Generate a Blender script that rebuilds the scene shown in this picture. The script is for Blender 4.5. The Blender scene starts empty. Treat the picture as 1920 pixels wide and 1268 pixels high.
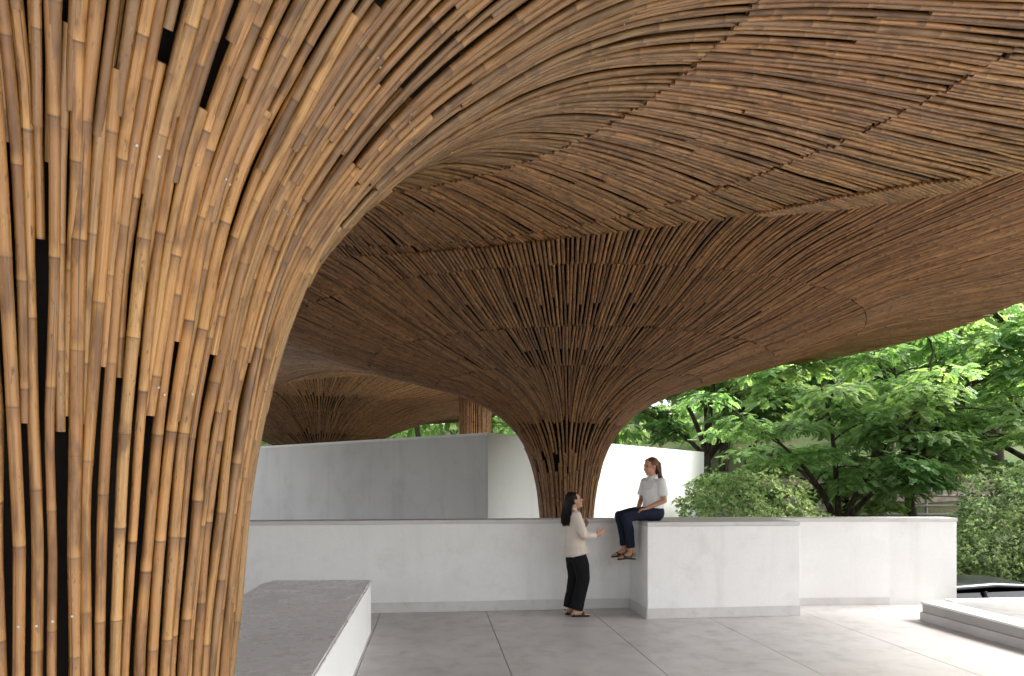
import bpy, bmesh, math, random
import numpy as np
from mathutils import Vector, Matrix

random.seed(7)
rng = np.random.default_rng(7)
scene = bpy.context.scene
COL = scene.collection

# ------------------------------------------------------------------ camera, sky, sun, exposure
F_PX = 1300.0
YAW = math.atan(148 / F_PX)
CAM = np.array([0.0, 0.0, 1.75])
cam_d = bpy.data.cameras.new("camera")
cam = bpy.data.objects.new("camera", cam_d)
COL.objects.link(cam)
cam.location = CAM
cam.rotation_euler = (math.pi / 2, 0, -YAW)
cam_d.sensor_width = 36.0
cam_d.lens = 36.0 * F_PX / 1920.0
cam_d.shift_x = 0.0
cam_d.shift_y = (900 - 634) / 1920.0
cam_d.clip_start = 0.05
cam_d.clip_end = 2000
scene.camera = cam

SUN_EL, SUN_AZ = math.radians(50), math.radians(92)      # azimuth clockwise from +Y
world = bpy.data.worlds.new("World")
scene.world = world
world.use_nodes = True
wn = world.node_tree
bg = wn.nodes["Background"]
sky = wn.nodes.new("ShaderNodeTexSky")
sky.sky_type = 'NISHITA'
sky.sun_disc = False
sky.sun_elevation = SUN_EL
sky.sun_rotation = SUN_AZ
sky.dust_density = 4.0
sky.air_density = 1.0
sky.ozone_density = 1.0
hs = wn.nodes.new("ShaderNodeHueSaturation")
hs.inputs["Saturation"].default_value = 0.22
wn.links.new(sky.outputs[0], hs.inputs["Color"])
wn.links.new(hs.outputs[0], bg.inputs[0])
bg.inputs[1].default_value = 0.15

sun_d = bpy.data.lights.new("sun", 'SUN')
sun_d.energy = 2.4
sun_d.angle = math.radians(26)
sun_d.color = (1.0, 0.96, 0.9)
sun = bpy.data.objects.new("sun", sun_d)
COL.objects.link(sun)
sdir = Vector((math.sin(SUN_AZ) * math.cos(SUN_EL), math.cos(SUN_AZ) * math.cos(SUN_EL), math.sin(SUN_EL)))
sun.rotation_euler = sdir.to_track_quat('Z', 'Y').to_euler()

vs = scene.view_settings
vs.view_transform = 'Standard'
vs.look = 'None'
vs.gamma = 1.0
vs.use_curve_mapping = False
vs.exposure = 2.1
scene.cycles.max_bounces = 8
scene.cycles.diffuse_bounces = 5
scene.cycles.transparent_max_bounces = 8


# ------------------------------------------------------------------ material helpers
class NT:
    def __init__(self, name):
        self.m = bpy.data.materials.new(name)
        self.m.use_nodes = True
        self.t = self.m.node_tree
        self.p = self.t.nodes["Principled BSDF"]

    def n(self, typ, **kw):
        nd = self.t.nodes.new(typ)
        for k, v in kw.items():
            setattr(nd, k, v)
        return nd

    def l(self, a, b):
        self.t.links.new(a, b)

    def val(self, sock, v):
        if hasattr(v, 'is_output') or isinstance(v, bpy.types.NodeSocket):
            self.l(v, sock)
        else:
            sock.default_value = v

    def math(self, op, a, b=0.0, c=None, clamp=False):
        nd = self.n("ShaderNodeMath", operation=op, use_clamp=clamp)
        self.val(nd.inputs[0], a)
        self.val(nd.inputs[1], b)
        if c is not None:
            self.val(nd.inputs[2], c)
        return nd.outputs[0]

    def mix(self, f, a, b, blend='MIX'):
        nd = self.n("ShaderNodeMix", data_type='RGBA', blend_type=blend)
        self.val(nd.inputs[0], f)
        for i, v in ((6, a), (7, b)):
            if isinstance(v, (tuple, list)) and len(v) == 3:
                v = (*v, 1.0)
            self.val(nd.inputs[i], v)
        return nd.outputs[2]

    def noise(self, vec, scale, detail=4.0, rough=0.55, dist=0.0):
        nd = self.n("ShaderNodeTexNoise")
        if vec is not None:
            self.l(vec, nd.inputs["Vector"])
        nd.inputs["Scale"].default_value = scale
        nd.inputs["Detail"].default_value = detail
        nd.inputs["Roughness"].default_value = rough
        nd.inputs["Distortion"].default_value = dist
        return nd.outputs[0]

    def ramp(self, f, stops, interp='LINEAR'):
        nd = self.n("ShaderNodeValToRGB")
        nd.color_ramp.interpolation = interp
        el = nd.color_ramp.elements
        while len(el) < len(stops):
            el.new(0.5)
        for e, (p, c) in zip(el, stops):
            e.position = p
            e.color = (*c, 1.0) if len(c) == 3 else c
        self.l(f, nd.inputs[0])
        return nd.outputs[0]

    def rng(self, f, a, b, c=0.0, d=1.0, smooth=True):
        nd = self.n("ShaderNodeMapRange")
        nd.interpolation_type = 'SMOOTHSTEP' if smooth else 'LINEAR'
        self.l(f, nd.inputs[0])
        for i, v in zip((1, 2, 3, 4), (a, b, c, d)):
            nd.inputs[i].default_value = v
        return nd.outputs[0]

    def mapping(self, vec, scale):
        nd = self.n("ShaderNodeMapping")
        self.l(vec, nd.inputs[0])
        nd.inputs["Scale"].default_value = scale
        return nd.outputs[0]

    def bump(self, h, strength, dist):
        nd = self.n("ShaderNodeBump")
        nd.inputs["Strength"].default_value = strength
        nd.inputs["Distance"].default_value = dist
        self.l(h, nd.inputs["Height"])
        self.l(nd.outputs[0], self.p.inputs["Normal"])

    def set(self, rough=None, spec=None, col=None, metal=None):
        if col is not None:
            self.val(self.p.inputs["Base Color"], (*col, 1.0) if isinstance(col, tuple) and len(col) == 3 else col)
        if rough is not None:
            self.val(self.p.inputs["Roughness"], rough)
        if spec is not None:
            self.p.inputs["Specular IOR Level"].default_value = spec
        if metal is not None:
            self.p.inputs["Metallic"].default_value = metal
        return self.m


def plain(name, col, rough=0.6, spec=0.3, metal=0.0, var=0.12, scale=30.0):
    k = NT(name)
    tc = k.n("ShaderNodeTexCoord").outputs["Object"]
    nz = k.noise(tc, scale, 4)
    c = k.mix(k.rng(nz, 0.3, 0.7), tuple(v * (1 - var) for v in col), tuple(min(1, v * (1 + var)) for v in col))
    return k.set(rough, spec, c, metal)


def bamboo_material(name, stops, dark, wear):
    k = NT(name)
    at = k.n("ShaderNodeAttribute", attribute_name="bam").outputs["Vector"]
    sp = k.n("ShaderNodeSeparateXYZ")
    k.l(at, sp.inputs[0])
    ang, v, rnd = sp.outputs
    base = k.ramp(rnd, stops)
    ro = k.math('MULTIPLY', rnd, 371.0)

    def vec(sa, sv, extra):
        cb = k.n("ShaderNodeCombineXYZ")
        k.l(k.math('MULTIPLY', ang, sa), cb.inputs[0])
        k.l(k.math('MULTIPLY', v, sv), cb.inputs[1])
        k.l(k.math('ADD', ro, extra), cb.inputs[2])
        return cb.outputs[0]
    # each internode a little different
    seg = k.math('FLOOR', v)
    wn_ = k.n("ShaderNodeTexWhiteNoise", noise_dimensions='2D')
    cb = k.n("ShaderNodeCombineXYZ")
    k.l(seg, cb.inputs[0])
    k.l(ro, cb.inputs[1])
    k.l(cb.outputs[0], wn_.inputs["Vector"])
    segv = k.rng(wn_.outputs["Value"], 0, 1, 0.86, 1.12, False)
    hsv = k.n("ShaderNodeHueSaturation")
    k.l(base, hsv.inputs["Color"])
    k.l(segv, hsv.inputs["Value"])
    c = hsv.outputs[0]
    # long streaks of weathering along the fibre
    st = k.noise(vec(14, 0.55, 3.1), 1.0, 5, 0.6)
    c = k.mix(k.rng(st, 0.44, 0.70, 0, 0.72), c, dark)
    st2 = k.noise(vec(38, 0.9, 9.7), 1.0, 3, 0.5)
    c = k.mix(k.rng(st2, 0.35, 0.65, 0, 0.30), c, tuple(x * 0.55 for x in stops[1][1]))
    bl = k.noise(vec(2.4, 1.7, 17.0), 1.0, 4, 0.6)
    c = k.mix(k.rng(bl, 0.48, 0.68, 0, wear), c, tuple(x * 0.6 for x in dark))
    gr = k.noise(vec(3.0, 0.8, 29.0), 1.0, 3, 0.6)
    c = k.mix(k.rng(gr, 0.5, 0.72, 0, 0.45), c, tuple(x * 0.9 for x in stops[5][1]))
    spk = k.noise(vec(16, 11, 73.0), 1.0, 2, 0.5)
    c = k.mix(k.math('MULTIPLY', k.rng(spk, 0.63, 0.70, 0, 0.8), k.rng(gr, 0.42, 0.6)), c, tuple(x * 0.5 for x in dark))
    # node: pale waxy band above, dark scar line on it
    fr = k.math('FRACT', v)
    up = k.math('MULTIPLY', k.rng(fr, 0.03, 0.14, 0.34, 0.0), wn_.outputs['Value'])
    c = k.mix(up, c, tuple(min(1, x * 1.25) for x in stops[4][1]))
    dn = k.math('MULTIPLY', k.rng(fr, 0.80, 0.985, 0.0, 0.95), wn_.outputs['Value'])
    c = k.mix(dn, c, dark)
    d = k.math('ABSOLUTE', k.math('SUBTRACT', k.math('FRACT', k.math('ADD', v, 0.5)), 0.5))
    c = k.mix(k.math('MULTIPLY', k.rng(d, 0.004, 0.014, 0.9, 0.0), k.rng(wn_.outputs['Value'], 0, 1, 0.25, 1.0)), c, tuple(x * 0.5 for x in dark))
    # splits: thin dark cracks
    cr = k.noise(vec(26, 0.22, 51.0), 1.0, 1, 0.4)
    c = k.mix(k.rng(cr, 0.70, 0.715, 0, 0.85), c, (0.025, 0.014, 0.008))
    k.bump(k.math('ADD', st, k.math('MULTIPLY', st2, 0.6)), 0.35, 0.003)
    return k.set(k.rng(bl, 0.3, 0.7, 0.26, 0.5), 0.5, c)


M = {}
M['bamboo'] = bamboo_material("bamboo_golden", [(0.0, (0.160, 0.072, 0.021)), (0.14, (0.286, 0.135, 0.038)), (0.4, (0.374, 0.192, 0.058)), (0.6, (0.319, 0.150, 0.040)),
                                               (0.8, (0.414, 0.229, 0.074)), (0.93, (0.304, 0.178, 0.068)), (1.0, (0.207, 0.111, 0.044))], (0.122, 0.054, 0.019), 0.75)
M['bamboo_mid'] = bamboo_material("bamboo_half_shaded", [(0.0, (0.105, 0.047, 0.016)), (0.14, (0.202, 0.096, 0.030)), (0.4, (0.270, 0.139, 0.048)), (0.6, (0.218, 0.105, 0.031)),
                                                     (0.8, (0.301, 0.163, 0.061)), (0.93, (0.218, 0.130, 0.055)), (1.0, (0.135, 0.073, 0.031))], (0.092, 0.044, 0.017), 0.75)  # flare tier: partial ceiling shade mixed into the culm colour
M['bamboo_shaded_brown'] = bamboo_material("bamboo_shaded_brown", [(0.0, (0.099, 0.042, 0.013)), (0.14, (0.210, 0.091, 0.032)), (0.4, (0.316, 0.151, 0.051)), (0.6, (0.237, 0.106, 0.036)),
                                                  (0.8, (0.367, 0.186, 0.068)), (0.93, (0.263, 0.144, 0.063)), (1.0, (0.144, 0.072, 0.032))], (0.093, 0.043, 0.017), 0.75)  # ceiling shade put into a browner culm colour; also clads the farther columns
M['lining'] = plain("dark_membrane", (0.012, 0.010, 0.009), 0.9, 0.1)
M['nail'] = plain("nail_steel", (0.36, 0.35, 0.33), 0.5, 0.4, 0.6)


def concrete(name, a, b, stain, scale=1.0, rough=(0.45, 0.7), streak=False, bumps=0.15):
    k = NT(name)
    g = k.n("ShaderNodeNewGeometry").outputs["Position"]
    big = k.noise(g, 0.55 * scale, 5, 0.6, 0.4)
    mid = k.noise(g, 3.2 * scale, 6, 0.65, 0.2)
    fine = k.noise(g, 40 * scale, 4, 0.6)
    c = k.mix(k.rng(big, 0.32, 0.68), a, b)
    c = k.mix(k.rng(mid, 0.48, 0.72, 0, 0.55), c, stain)
    if streak:
        sv = k.mapping(g, (3.2, 3.2, 0.22))
        s = k.noise(sv, 1.0, 5, 0.6)
        c = k.mix(k.rng(s, 0.5, 0.72, 0, 0.5), c, stain)
    c = k.mix(k.rng(fine, 0.3, 0.7, 0, 0.07), c, tuple(x * 0.6 for x in stain))
    k.bump(fine, bumps, 0.004)
    return k.set(k.rng(mid, 0.3, 0.7, *rough), 0.35, c)


M['floor'] = concrete("polished_concrete", (0.47, 0.45, 0.435), (0.56, 0.54, 0.525), (0.38, 0.36, 0.345), 1.2, (0.28, 0.5))
M['white'] = concrete("white_plaster", (0.70, 0.69, 0.675), (0.77, 0.76, 0.745), (0.62, 0.605, 0.58), 0.7, (0.7, 0.85), True, 0.03)
M['bright'] = concrete("fresh_white_plaster", (0.80, 0.80, 0.79), (0.84, 0.84, 0.83), (0.77, 0.765, 0.75), 0.6, (0.7, 0.85), True, 0.06)
M['coping'] = concrete("coping_concrete", (0.50, 0.485, 0.47), (0.58, 0.565, 0.55), (0.43, 0.415, 0.40), 2.0)
M['skirt'] = concrete("skirting_concrete", (0.52, 0.505, 0.485), (0.60, 0.585, 0.57), (0.42, 0.405, 0.385), 3.0)
M['grey'] = concrete("grey_render", (0.385, 0.37, 0.36), (0.44, 0.428, 0.418), (0.345, 0.332, 0.32), 0.6, (0.6, 0.8), True, 0.1)
M['bench'] = concrete("bench_concrete", (0.62, 0.61, 0.61), (0.71, 0.70, 0.70), (0.50, 0.49, 0.49), 1.9, (0.2, 0.42))
M['paving'] = concrete("paving_concrete", (0.20, 0.197, 0.193), (0.25, 0.247, 0.243), (0.17, 0.167, 0.163), 1.5)
M['joint'] = plain("joint_filler", (0.17, 0.16, 0.155), 0.9)


# ------------------------------------------------------------------ object helpers
def tag(o, label=None, cat=None, group=None, kind=None):
    if label: o['label'] = label
    if cat: o['category'] = cat
    if group: o['group'] = group
    if kind: o['kind'] = kind
    return o


def empty(name, loc=(0, 0, 0), label=None, cat=None, group=None, kind='thing'):
    o = bpy.data.objects.new(name, None)
    o.empty_display_size = 0.2
    COL.objects.link(o)
    o.location = loc
    return tag(o, label, cat, group, kind)


def link(name, me, mat=None, parent=None):
    o = bpy.data.objects.new(name, me)
    COL.objects.link(o)
    if mat is not None:
        me.materials.append(mat)
    if parent is not None:
        o.parent = parent
        o.location = -Vector(parent.location)      # meshes are written in world coordinates; parents are unrotated
    return o


def mesh_np(name, V, faces, attr=None, smooth=True):
    """faces: list of int arrays (k, n)"""
    me = bpy.data.meshes.new(name)
    V = np.asarray(V, dtype=np.float32)
    me.vertices.add(len(V))
    me.vertices.foreach_set("co", V.ravel())
    faces = [np.asarray(f, dtype=np.int32) for f in faces if len(f)]
    loops = np.concatenate([f.ravel() for f in faces])
    tot = np.concatenate([np.full(len(f), f.shape[1], dtype=np.int32) for f in faces])
    st = np.concatenate([[0], np.cumsum(tot)[:-1]]).astype(np.int32)
    me.loops.add(len(loops))
    me.loops.foreach_set("vertex_index", loops)
    me.polygons.add(len(tot))
    me.polygons.foreach_set("loop_start", st)
    me.polygons.foreach_set("use_smooth", np.full(len(tot), smooth))
    me.update(calc_edges=True)
    if attr is not None:
        for nm, A in attr.items():
            a = me.attributes.new(nm, 'FLOAT_VECTOR', 'POINT')
            a.data.foreach_set("vector", np.asarray(A, dtype=np.float32).ravel())
    return me


def bm_mesh(bm, name, smooth=False):
    me = bpy.data.meshes.new(name)
    bmesh.ops.recalc_face_normals(bm, faces=bm.faces)
    bm.to_mesh(me)
    bm.free()
    if smooth:
        me.shade_smooth()
    return me


def prism(name, poly, z0, z1, mat, parent=None, bevel=0.0):
    """vertical prism on a counter-clockwise plan polygon"""
    bm = bmesh.new()
    lo = [bm.verts.new((x, y, z0)) for x, y in poly]
    hi = [bm.verts.new((x, y, z1)) for x, y in poly]
    bm.faces.new(lo[::-1])
    bm.faces.new(hi)
    for i in range(len(poly)):
        j = (i + 1) % len(poly)
        bm.faces.new((lo[i], lo[j], hi[j], hi[i]))
    if bevel:
        bmesh.ops.bevel(bm, geom=list(bm.edges), offset=bevel, segments=2, affect='EDGES')
    return link(name, bm_mesh(bm, name), mat, parent)


def rect(x0, y0, x1, y1):
    return [(x0, y0), (x1, y0), (x1, y1), (x0, y1)]


def strip(pts, w):
    """plan polygon: a band of width w to the left of the polyline pts"""
    P = [Vector(p) for p in pts]
    L = []
    for i, p in enumerate(P):
        d0 = (P[i] - P[i - 1]).normalized() if i else None
        d1 = (P[i + 1] - P[i]).normalized() if i < len(P) - 1 else None
        n0 = Vector((-d0.y, d0.x)) if d0 else None
        n1 = Vector((-d1.y, d1.x)) if d1 else None
        n = n0 if n1 is None else n1 if n0 is None else (n0 + n1) / (1 + n0.dot(n1))
        L.append(p + n * w)
    return [tuple(p) for p in P] + [tuple(p) for p in L[::-1]]


def offset_line(pts, d):
    s = strip(pts, d)
    return s[len(pts):][::-1]


# ------------------------------------------------------------------ ground and terrace
def terrain_z(x, y):
    fx, fy = x * 0.113 * 0 + x * math.sin(0.5) + y * math.cos(0.5), 0
    d = fx
    z = -1.7
    if d > 19:
        u = min(1.0, (d - 19) / 10.0)
        z += 1.7 * u * u * (3 - 2 * u)
    if d > 27:
        z += (d - 27) * 0.16 if d < 90 else (90 - 27) * 0.16 + (d - 90) * 0.02
    if z > -1.69:
        z += 0.25 * math.sin(x * 0.31 + 1.3) * math.cos(y * 0.27)
    return z


xs = np.concatenate([np.linspace(-900, -90, 10), np.linspace(-80, 90, 86), np.linspace(100, 900, 10)])
ys = np.concatenate([np.linspace(-900, -50, 9), np.linspace(-40, 110, 76), np.linspace(120, 900, 10)])
V = [(x, y, terrain_z(x, y)) for y in ys for x in xs]
nx = len(xs)
Fq = [(j * nx + i, j * nx + i + 1, (j + 1) * nx + i + 1, (j + 1) * nx + i) for j in range(len(ys) - 1) for i in range(nx - 1)]
k = NT("soil_and_grass")
g = k.n("ShaderNodeNewGeometry").outputs["Position"]
c = k.mix(k.rng(k.noise(g, 0.5, 5), 0.4, 0.6), (0.045, 0.085, 0.018), (0.075, 0.06, 0.035))
c = k.mix(k.rng(k.noise(g, 6, 5), 0.35, 0.7), c, (0.03, 0.05, 0.012))
k.bump(k.noise(g, 8, 6), 0.6, 0.1)
M['ground'] = k.set(0.9, 0.2, c)
tag(link("ground", mesh_np("ground", V, [Fq]), M['ground']), kind='structure')
k = NT("asphalt")
g = k.n("ShaderNodeNewGeometry").outputs["Position"]
c = k.mix(k.rng(k.noise(g, 60, 3), 0.3, 0.7), (0.04, 0.04, 0.042), (0.07, 0.068, 0.066))
M['asphalt'] = k.set(0.85, 0.3, c)
tag(prism("road", rect(7.6, 9.6, 45, 15.2), -1.69, -1.55, M['asphalt']), kind='structure')
tag(prism("terrace_base", [(-14, -9), (5.95, -9), (5.95, 8.2), (7.1, 8.9), (7.1, 14), (7.1, 34), (-14, 34)], -1.75, -0.06, M['skirt']), kind='structure')

# floor: long concrete slabs with open joints between them
floor = prism("floor", [(-13.9, -8.9), (6.03, -8.9), (6.03, 8.0), (7.08, 9.0), (7.08, 33.9), (-13.9, 33.9)], -0.055, -0.02, M['joint'])
tag(floor, kind='structure')
JX0, JW, GAP = 0.70, 1.387, 0.006
for i in range(-10, 5):
    a, b = JX0 + i * JW + GAP / 2, JX0 + (i + 1) * JW - GAP / 2
    y1 = 33.8
    if b > 6.03:
        b = 6.03
    if a >= b - 0.05:
        continue
    prism("concrete_slab", rect(a, -8.8, b, y1), -0.019, 0.0, M['floor'], floor, 0.002)

prism("concrete_slab", [(6.04, 8.05), (7.07, 8.05), (7.07, 9.4), (6.04, 9.4)], -0.019, 0.0, M['floor'], floor, 0.002)

# ------------------------------------------------------------------ walls
CT = 1.215       # top of the low walls
w = empty("courtyard_wall", (-4, 9.4, 0), "long low white wall with grey coping running behind the bench and the standing woman", "wall")
prism("wall_body", rect(-13, 9.24, 2.6785, 9.60), 0, CT - 0.052, M['white'], w)
prism("coping", rect(-13, 9.225, 2.673, 9.615), CT - 0.05, CT, M['coping'], w, 0.006)
prism("skirting", rect(-13, 9.225, 2.66, 9.2395), 0.001, 0.135, M['skirt'], w, 0.003)

w = empty("wall_block", (3.7, 8.9, 0), "square projecting white wall block the seated woman sits on", "wall")
prism("wall_body", rect(2.68, 8.47, 4.70, 9.60), 0, CT - 0.052, M['white'], w, 0.006)
prism("coping", rect(2.675, 8.462, 4.705, 9.615), CT - 0.05, CT, M['coping'], w, 0.006)
prism("skirting", rect(2.672, 8.458, 4.704, 8.4695), 0.001, 0.13, M['skirt'], w, 0.003)
prism("skirting", rect(2.664, 8.458, 2.6715, 9.224), 0.001, 0.13, M['skirt'], w, 0.002)

w = empty("parapet_wall", (6, 9.2, 0), "white wall right of the projecting block, bending slightly towards the parked car", "wall")
line = [(4.70, 9.20), (6.37, 9.08), (7.29, 8.95)]
prism("wall_body", strip([(4.712, 9.20)] + line[1:], 0.34), -0.02, CT - 0.052, M['white'], w)
l2 = offset_line([(4.712, 9.20)] + line[1:], -0.012)
l2[-1] = (l2[-1][0] + 0.012, l2[-1][1] - 0.003)
prism("coping", strip(l2, 0.364), CT - 0.05, CT, M['coping'], w, 0.006)
l3 = offset_line([(4.712, 9.20), (6.37, 9.08)], -0.012)
prism("skirting", strip(l3, 0.0115), 0.001, 0.10, M['skirt'], w, 0.002)

# tall courtyard walls behind: grey face to the left, white face to the right
C0 = Vector((1.10, 13.96))
RE, LE = Vector((9.20, 22.80)), Vector((-13.0, 29.3))
TOPZ = 2.70
w = empty("tall_wall", ((C0.x + RE.x) / 2, (C0.y + RE.y) / 2, 0), "tall bright white wall behind the middle bamboo column and the seated woman", "wall")
dr = (RE - C0).normalized()
dl = (LE - C0).normalized()
def mitre(e, d, o, g):
    n = Vector((-dr.y, dr.x)) if d is dr else Vector((dl.y, -dl.x))
    s0 = C0 + d * g
    P = [tuple(s0 - n * o), tuple(e - n * o), tuple(e + n * (0.3 + o)), tuple(s0 + n * (0.3 + o) + d * 0.3)]
    return P if d is dr else P[::-1]
prism("wall_body", mitre(RE, dr, 0, 0.0), -1.74, TOPZ - 0.03, M['bright'], w)
prism("coping", mitre(RE, dr, 0.006, 0.0), TOPZ - 0.028, TOPZ, M['bright'], w)
w = empty("tall_wall", ((C0.x + LE.x) / 2, (C0.y + LE.y) / 2, 0), "tall grey rendered wall behind the long low wall, left of the white one", "wall")
prism("wall_body", mitre(LE, dl, 0, 0.002), -0.01, TOPZ - 0.05, M['grey'], w)
prism("coping", mitre(LE, dl, 0.006, 0.003), TOPZ - 0.048, TOPZ + 0.006, M['coping'], w)

# ------------------------------------------------------------------ bench at left, raised platform at right
b = empty("concrete_bench", (-1.3, 5.8, 0), "broad low bench with grey concrete top beside the nearest bamboo column", "bench")
prism("bench_body", rect(-1.89, 3.57, -0.712, 8.13), 0.0, 0.555, M['bright'], b)
prism("bench_top", [(-1.905, 3.56), (-0.70, 3.56), (-0.70, 8.13), (-0.74, 8.16), (-1.82, 8.24), (-1.905, 8.0)], 0.557, 0.595, M['bench'], b, 0.012)

p = empty("raised_platform", (8, 5, 0), "low raised platform with grey side and pale edge at the right of the floor", "platform")
prism("platform_slab", rect(6.075, -8, 15, 8.02), 0.13, 0.205, M['skirt'], p)
prism("edge_coping", rect(6.055, -8, 6.36, 8.035), 0.207, 0.232, M['bright'], p, 0.004)
prism("paving", rect(6.362, -8, 15, 7.93), 0.2065, 0.228, M['paving'], p)
prism("parapet_lip", rect(6.40, 7.932, 15, 8.06), 0.2075, 0.252, M['bright'], p, 0.006)
prism("side_face", rect(6.066, -8, 6.09, 8.018), 0.105, 0.2, M['grey'], p)
prism("skirting", rect(6.04, -8, 6.5, 8.03), -1.6, 0.104, M['coping'], p, 0.003)
prism("platform_fill", rect(6.51, -8, 14.99, 8.0), -1.7, 0.125, M['coping'], p)

# ------------------------------------------------------------------ bamboo canopies
def pchip(xs, ys):
    xs, ys = np.array(xs, float), np.array(ys, float)
    h, d = np.diff(xs), np.diff(ys) / np.diff(xs)
    m = np.zeros(len(xs))
    m[0], m[-1] = d[0], d[-1]
    for i in range(1, len(xs) - 1):
        if d[i - 1] * d[i] > 0:
            w1, w2 = 2 * h[i] + h[i - 1], h[i] + 2 * h[i - 1]
            m[i] = (w1 + w2) / (w1 / d[i - 1] + w2 / d[i])

    def e(t):
        t = np.clip(np.asarray(t, float), xs[0], xs[-1])
        i = np.clip(np.searchsorted(xs, t) - 1, 0, len(h) - 1)
        u = (t - xs[i]) / h[i]
        return (2*u**3 - 3*u**2 + 1)*ys[i] + (u**3 - 2*u**2 + u)*h[i]*m[i] + (-2*u**3 + 3*u**2)*ys[i+1] + (u**3 - u**2)*h[i]*m[i+1]
    return e


class Profile:
    def __init__(self, pts):
        P = np.array(pts, float)
        t = np.r_[0, np.cumsum(np.hypot(*np.diff(P, axis=0).T))]
        fr, fz = pchip(t, P[:, 0]), pchip(t, P[:, 1])
        T = np.linspace(0, t[-1], 1500)
        self.r, self.z = fr(T), fz(T)
        self.s = np.r_[0, np.cumsum(np.hypot(np.diff(self.r), np.diff(self.z)))]
        self.len = self.s[-1]

    def at(self, s):
        return np.interp(s, self.s, self.r), np.interp(s, self.s, self.z)

    def normal(self, s):
        e = 0.03
        r0, z0 = self.at(np.clip(s - e, 0, self.len))
        r1, z1 = self.at(np.clip(s + e, 0, self.len))
        dr, dz = r1 - r0, z1 - z0
        L = np.hypot(dr, dz) + 1e-9
        return dz / L, -dr / L          # radial, vertical part of the outward (visible side) normal

    def s_of_r(self, r):
        return float(np.interp(r, self.r, self.s))


def tube(path, nrm, rad, sides, vco, rnd, twist=0.0, hollow=False):
    """closed tube along path; returns verts, quads, caps, attr"""
    n = len(path)
    tg = np.gradient(path, axis=0)
    tg /= np.linalg.norm(tg, axis=1)[:, None] + 1e-9
    bi = np.cross(tg, nrm)
    bi /= np.linalg.norm(bi, axis=1)[:, None] + 1e-9
    nn = np.cross(bi, tg)
    a = np.linspace(0, 2 * np.pi, sides, endpoint=False) + np.pi       # seam of the angle coordinate on the hidden side
    ca, sa = np.cos(a), np.sin(a)
    ring = path[:, None, :] + rad[:, None, None] * (ca[None, :, None] * nn[:, None, :] + sa[None, :, None] * bi[:, None, :])
    Vt = ring.reshape(-1, 3)
    i = np.arange(n - 1)[:, None] * sides
    j = np.arange(sides)[None, :]
    q = np.stack([i + j, i + (j + 1) % sides, i + sides + (j + 1) % sides, i + sides + j], -1).reshape(-1, 4)
    A = np.empty((n, sides, 3))
    A[:, :, 0] = (np.arange(sides) / sides)[None, :] + twist
    A[:, :, 1] = vco[:, None]
    A[:, :, 2] = rnd
    # caps on their own ring of vertices so that the wall keeps its smooth normals
    V2 = np.concatenate([Vt, ring[0] , ring[-1]])
    m = n * sides
    caps = np.array([np.arange(m, m + sides), np.arange(m + sides, m + 2 * sides)[::-1]])
    A2 = np.concatenate([A.reshape(-1, 3), A[0], A[-1]])
    if hollow:
        # cut ends show the wall of the culm and the hole
        j = np.arange(sides)
        for e, t, base in ((0, tg[0], m), (n - 1, -tg[-1], m + sides)):
            inner = path[e] + (ring[e] - path[e]) * 0.68
            deep = inner + t * 0.045
            k0 = len(V2)
            V2 = np.concatenate([V2, inner, deep])
            A2 = np.concatenate([A2, A[e], A[e]])
            f1 = np.stack([base + j, base + (j + 1) % sides, k0 + (j + 1) % sides, k0 + j], 1)
            f2 = np.stack([k0 + j, k0 + (j + 1) % sides, k0 + sides + (j + 1) % sides, k0 + sides + j], 1)
            if e:
                f1, f2 = f1[:, ::-1], f2[:, ::-1]
            q = np.concatenate([q, f1, f2])
            cp = np.arange(k0 + sides, k0 + 2 * sides)[None]
            caps = np.concatenate([caps, cp if e == 0 else cp[:, ::-1]])
        caps = caps[2:]
    return V2, q, caps, A2


class Soup:
    def __init__(self):
        self.V, self.Q, self.C, self.A, self.n = [], {}, {}, [], 0

    def add(self, V, q, caps, A):
        self.Q.setdefault(4, []).append(q + self.n)
        self.Q.setdefault(caps.shape[1], []).append(caps + self.n)
        self.V.append(V)
        self.A.append(A)
        self.n += len(V)

    def mesh(self, name):
        return mesh_np(name, np.concatenate(self.V), [np.concatenate(x) for x in self.Q.values()], {"bam": np.concatenate(self.A)})


CY, SY = math.cos(YAW), math.sin(YAW)


def project(p):
    x, y, z = p[..., 0], p[..., 1], p[..., 2]
    lat, dep = x * CY - y * SY, x * SY + y * CY
    d = np.where(dep > 0.05, dep, 0.05)
    return 960 + F_PX * lat / d, 900 - F_PX * (z - CAM[2]) / d, dep


class Pole:
    __slots__ = ("tier", "s", "phi", "w", "rnd", "off", "score", "path", "nrm")


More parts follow.
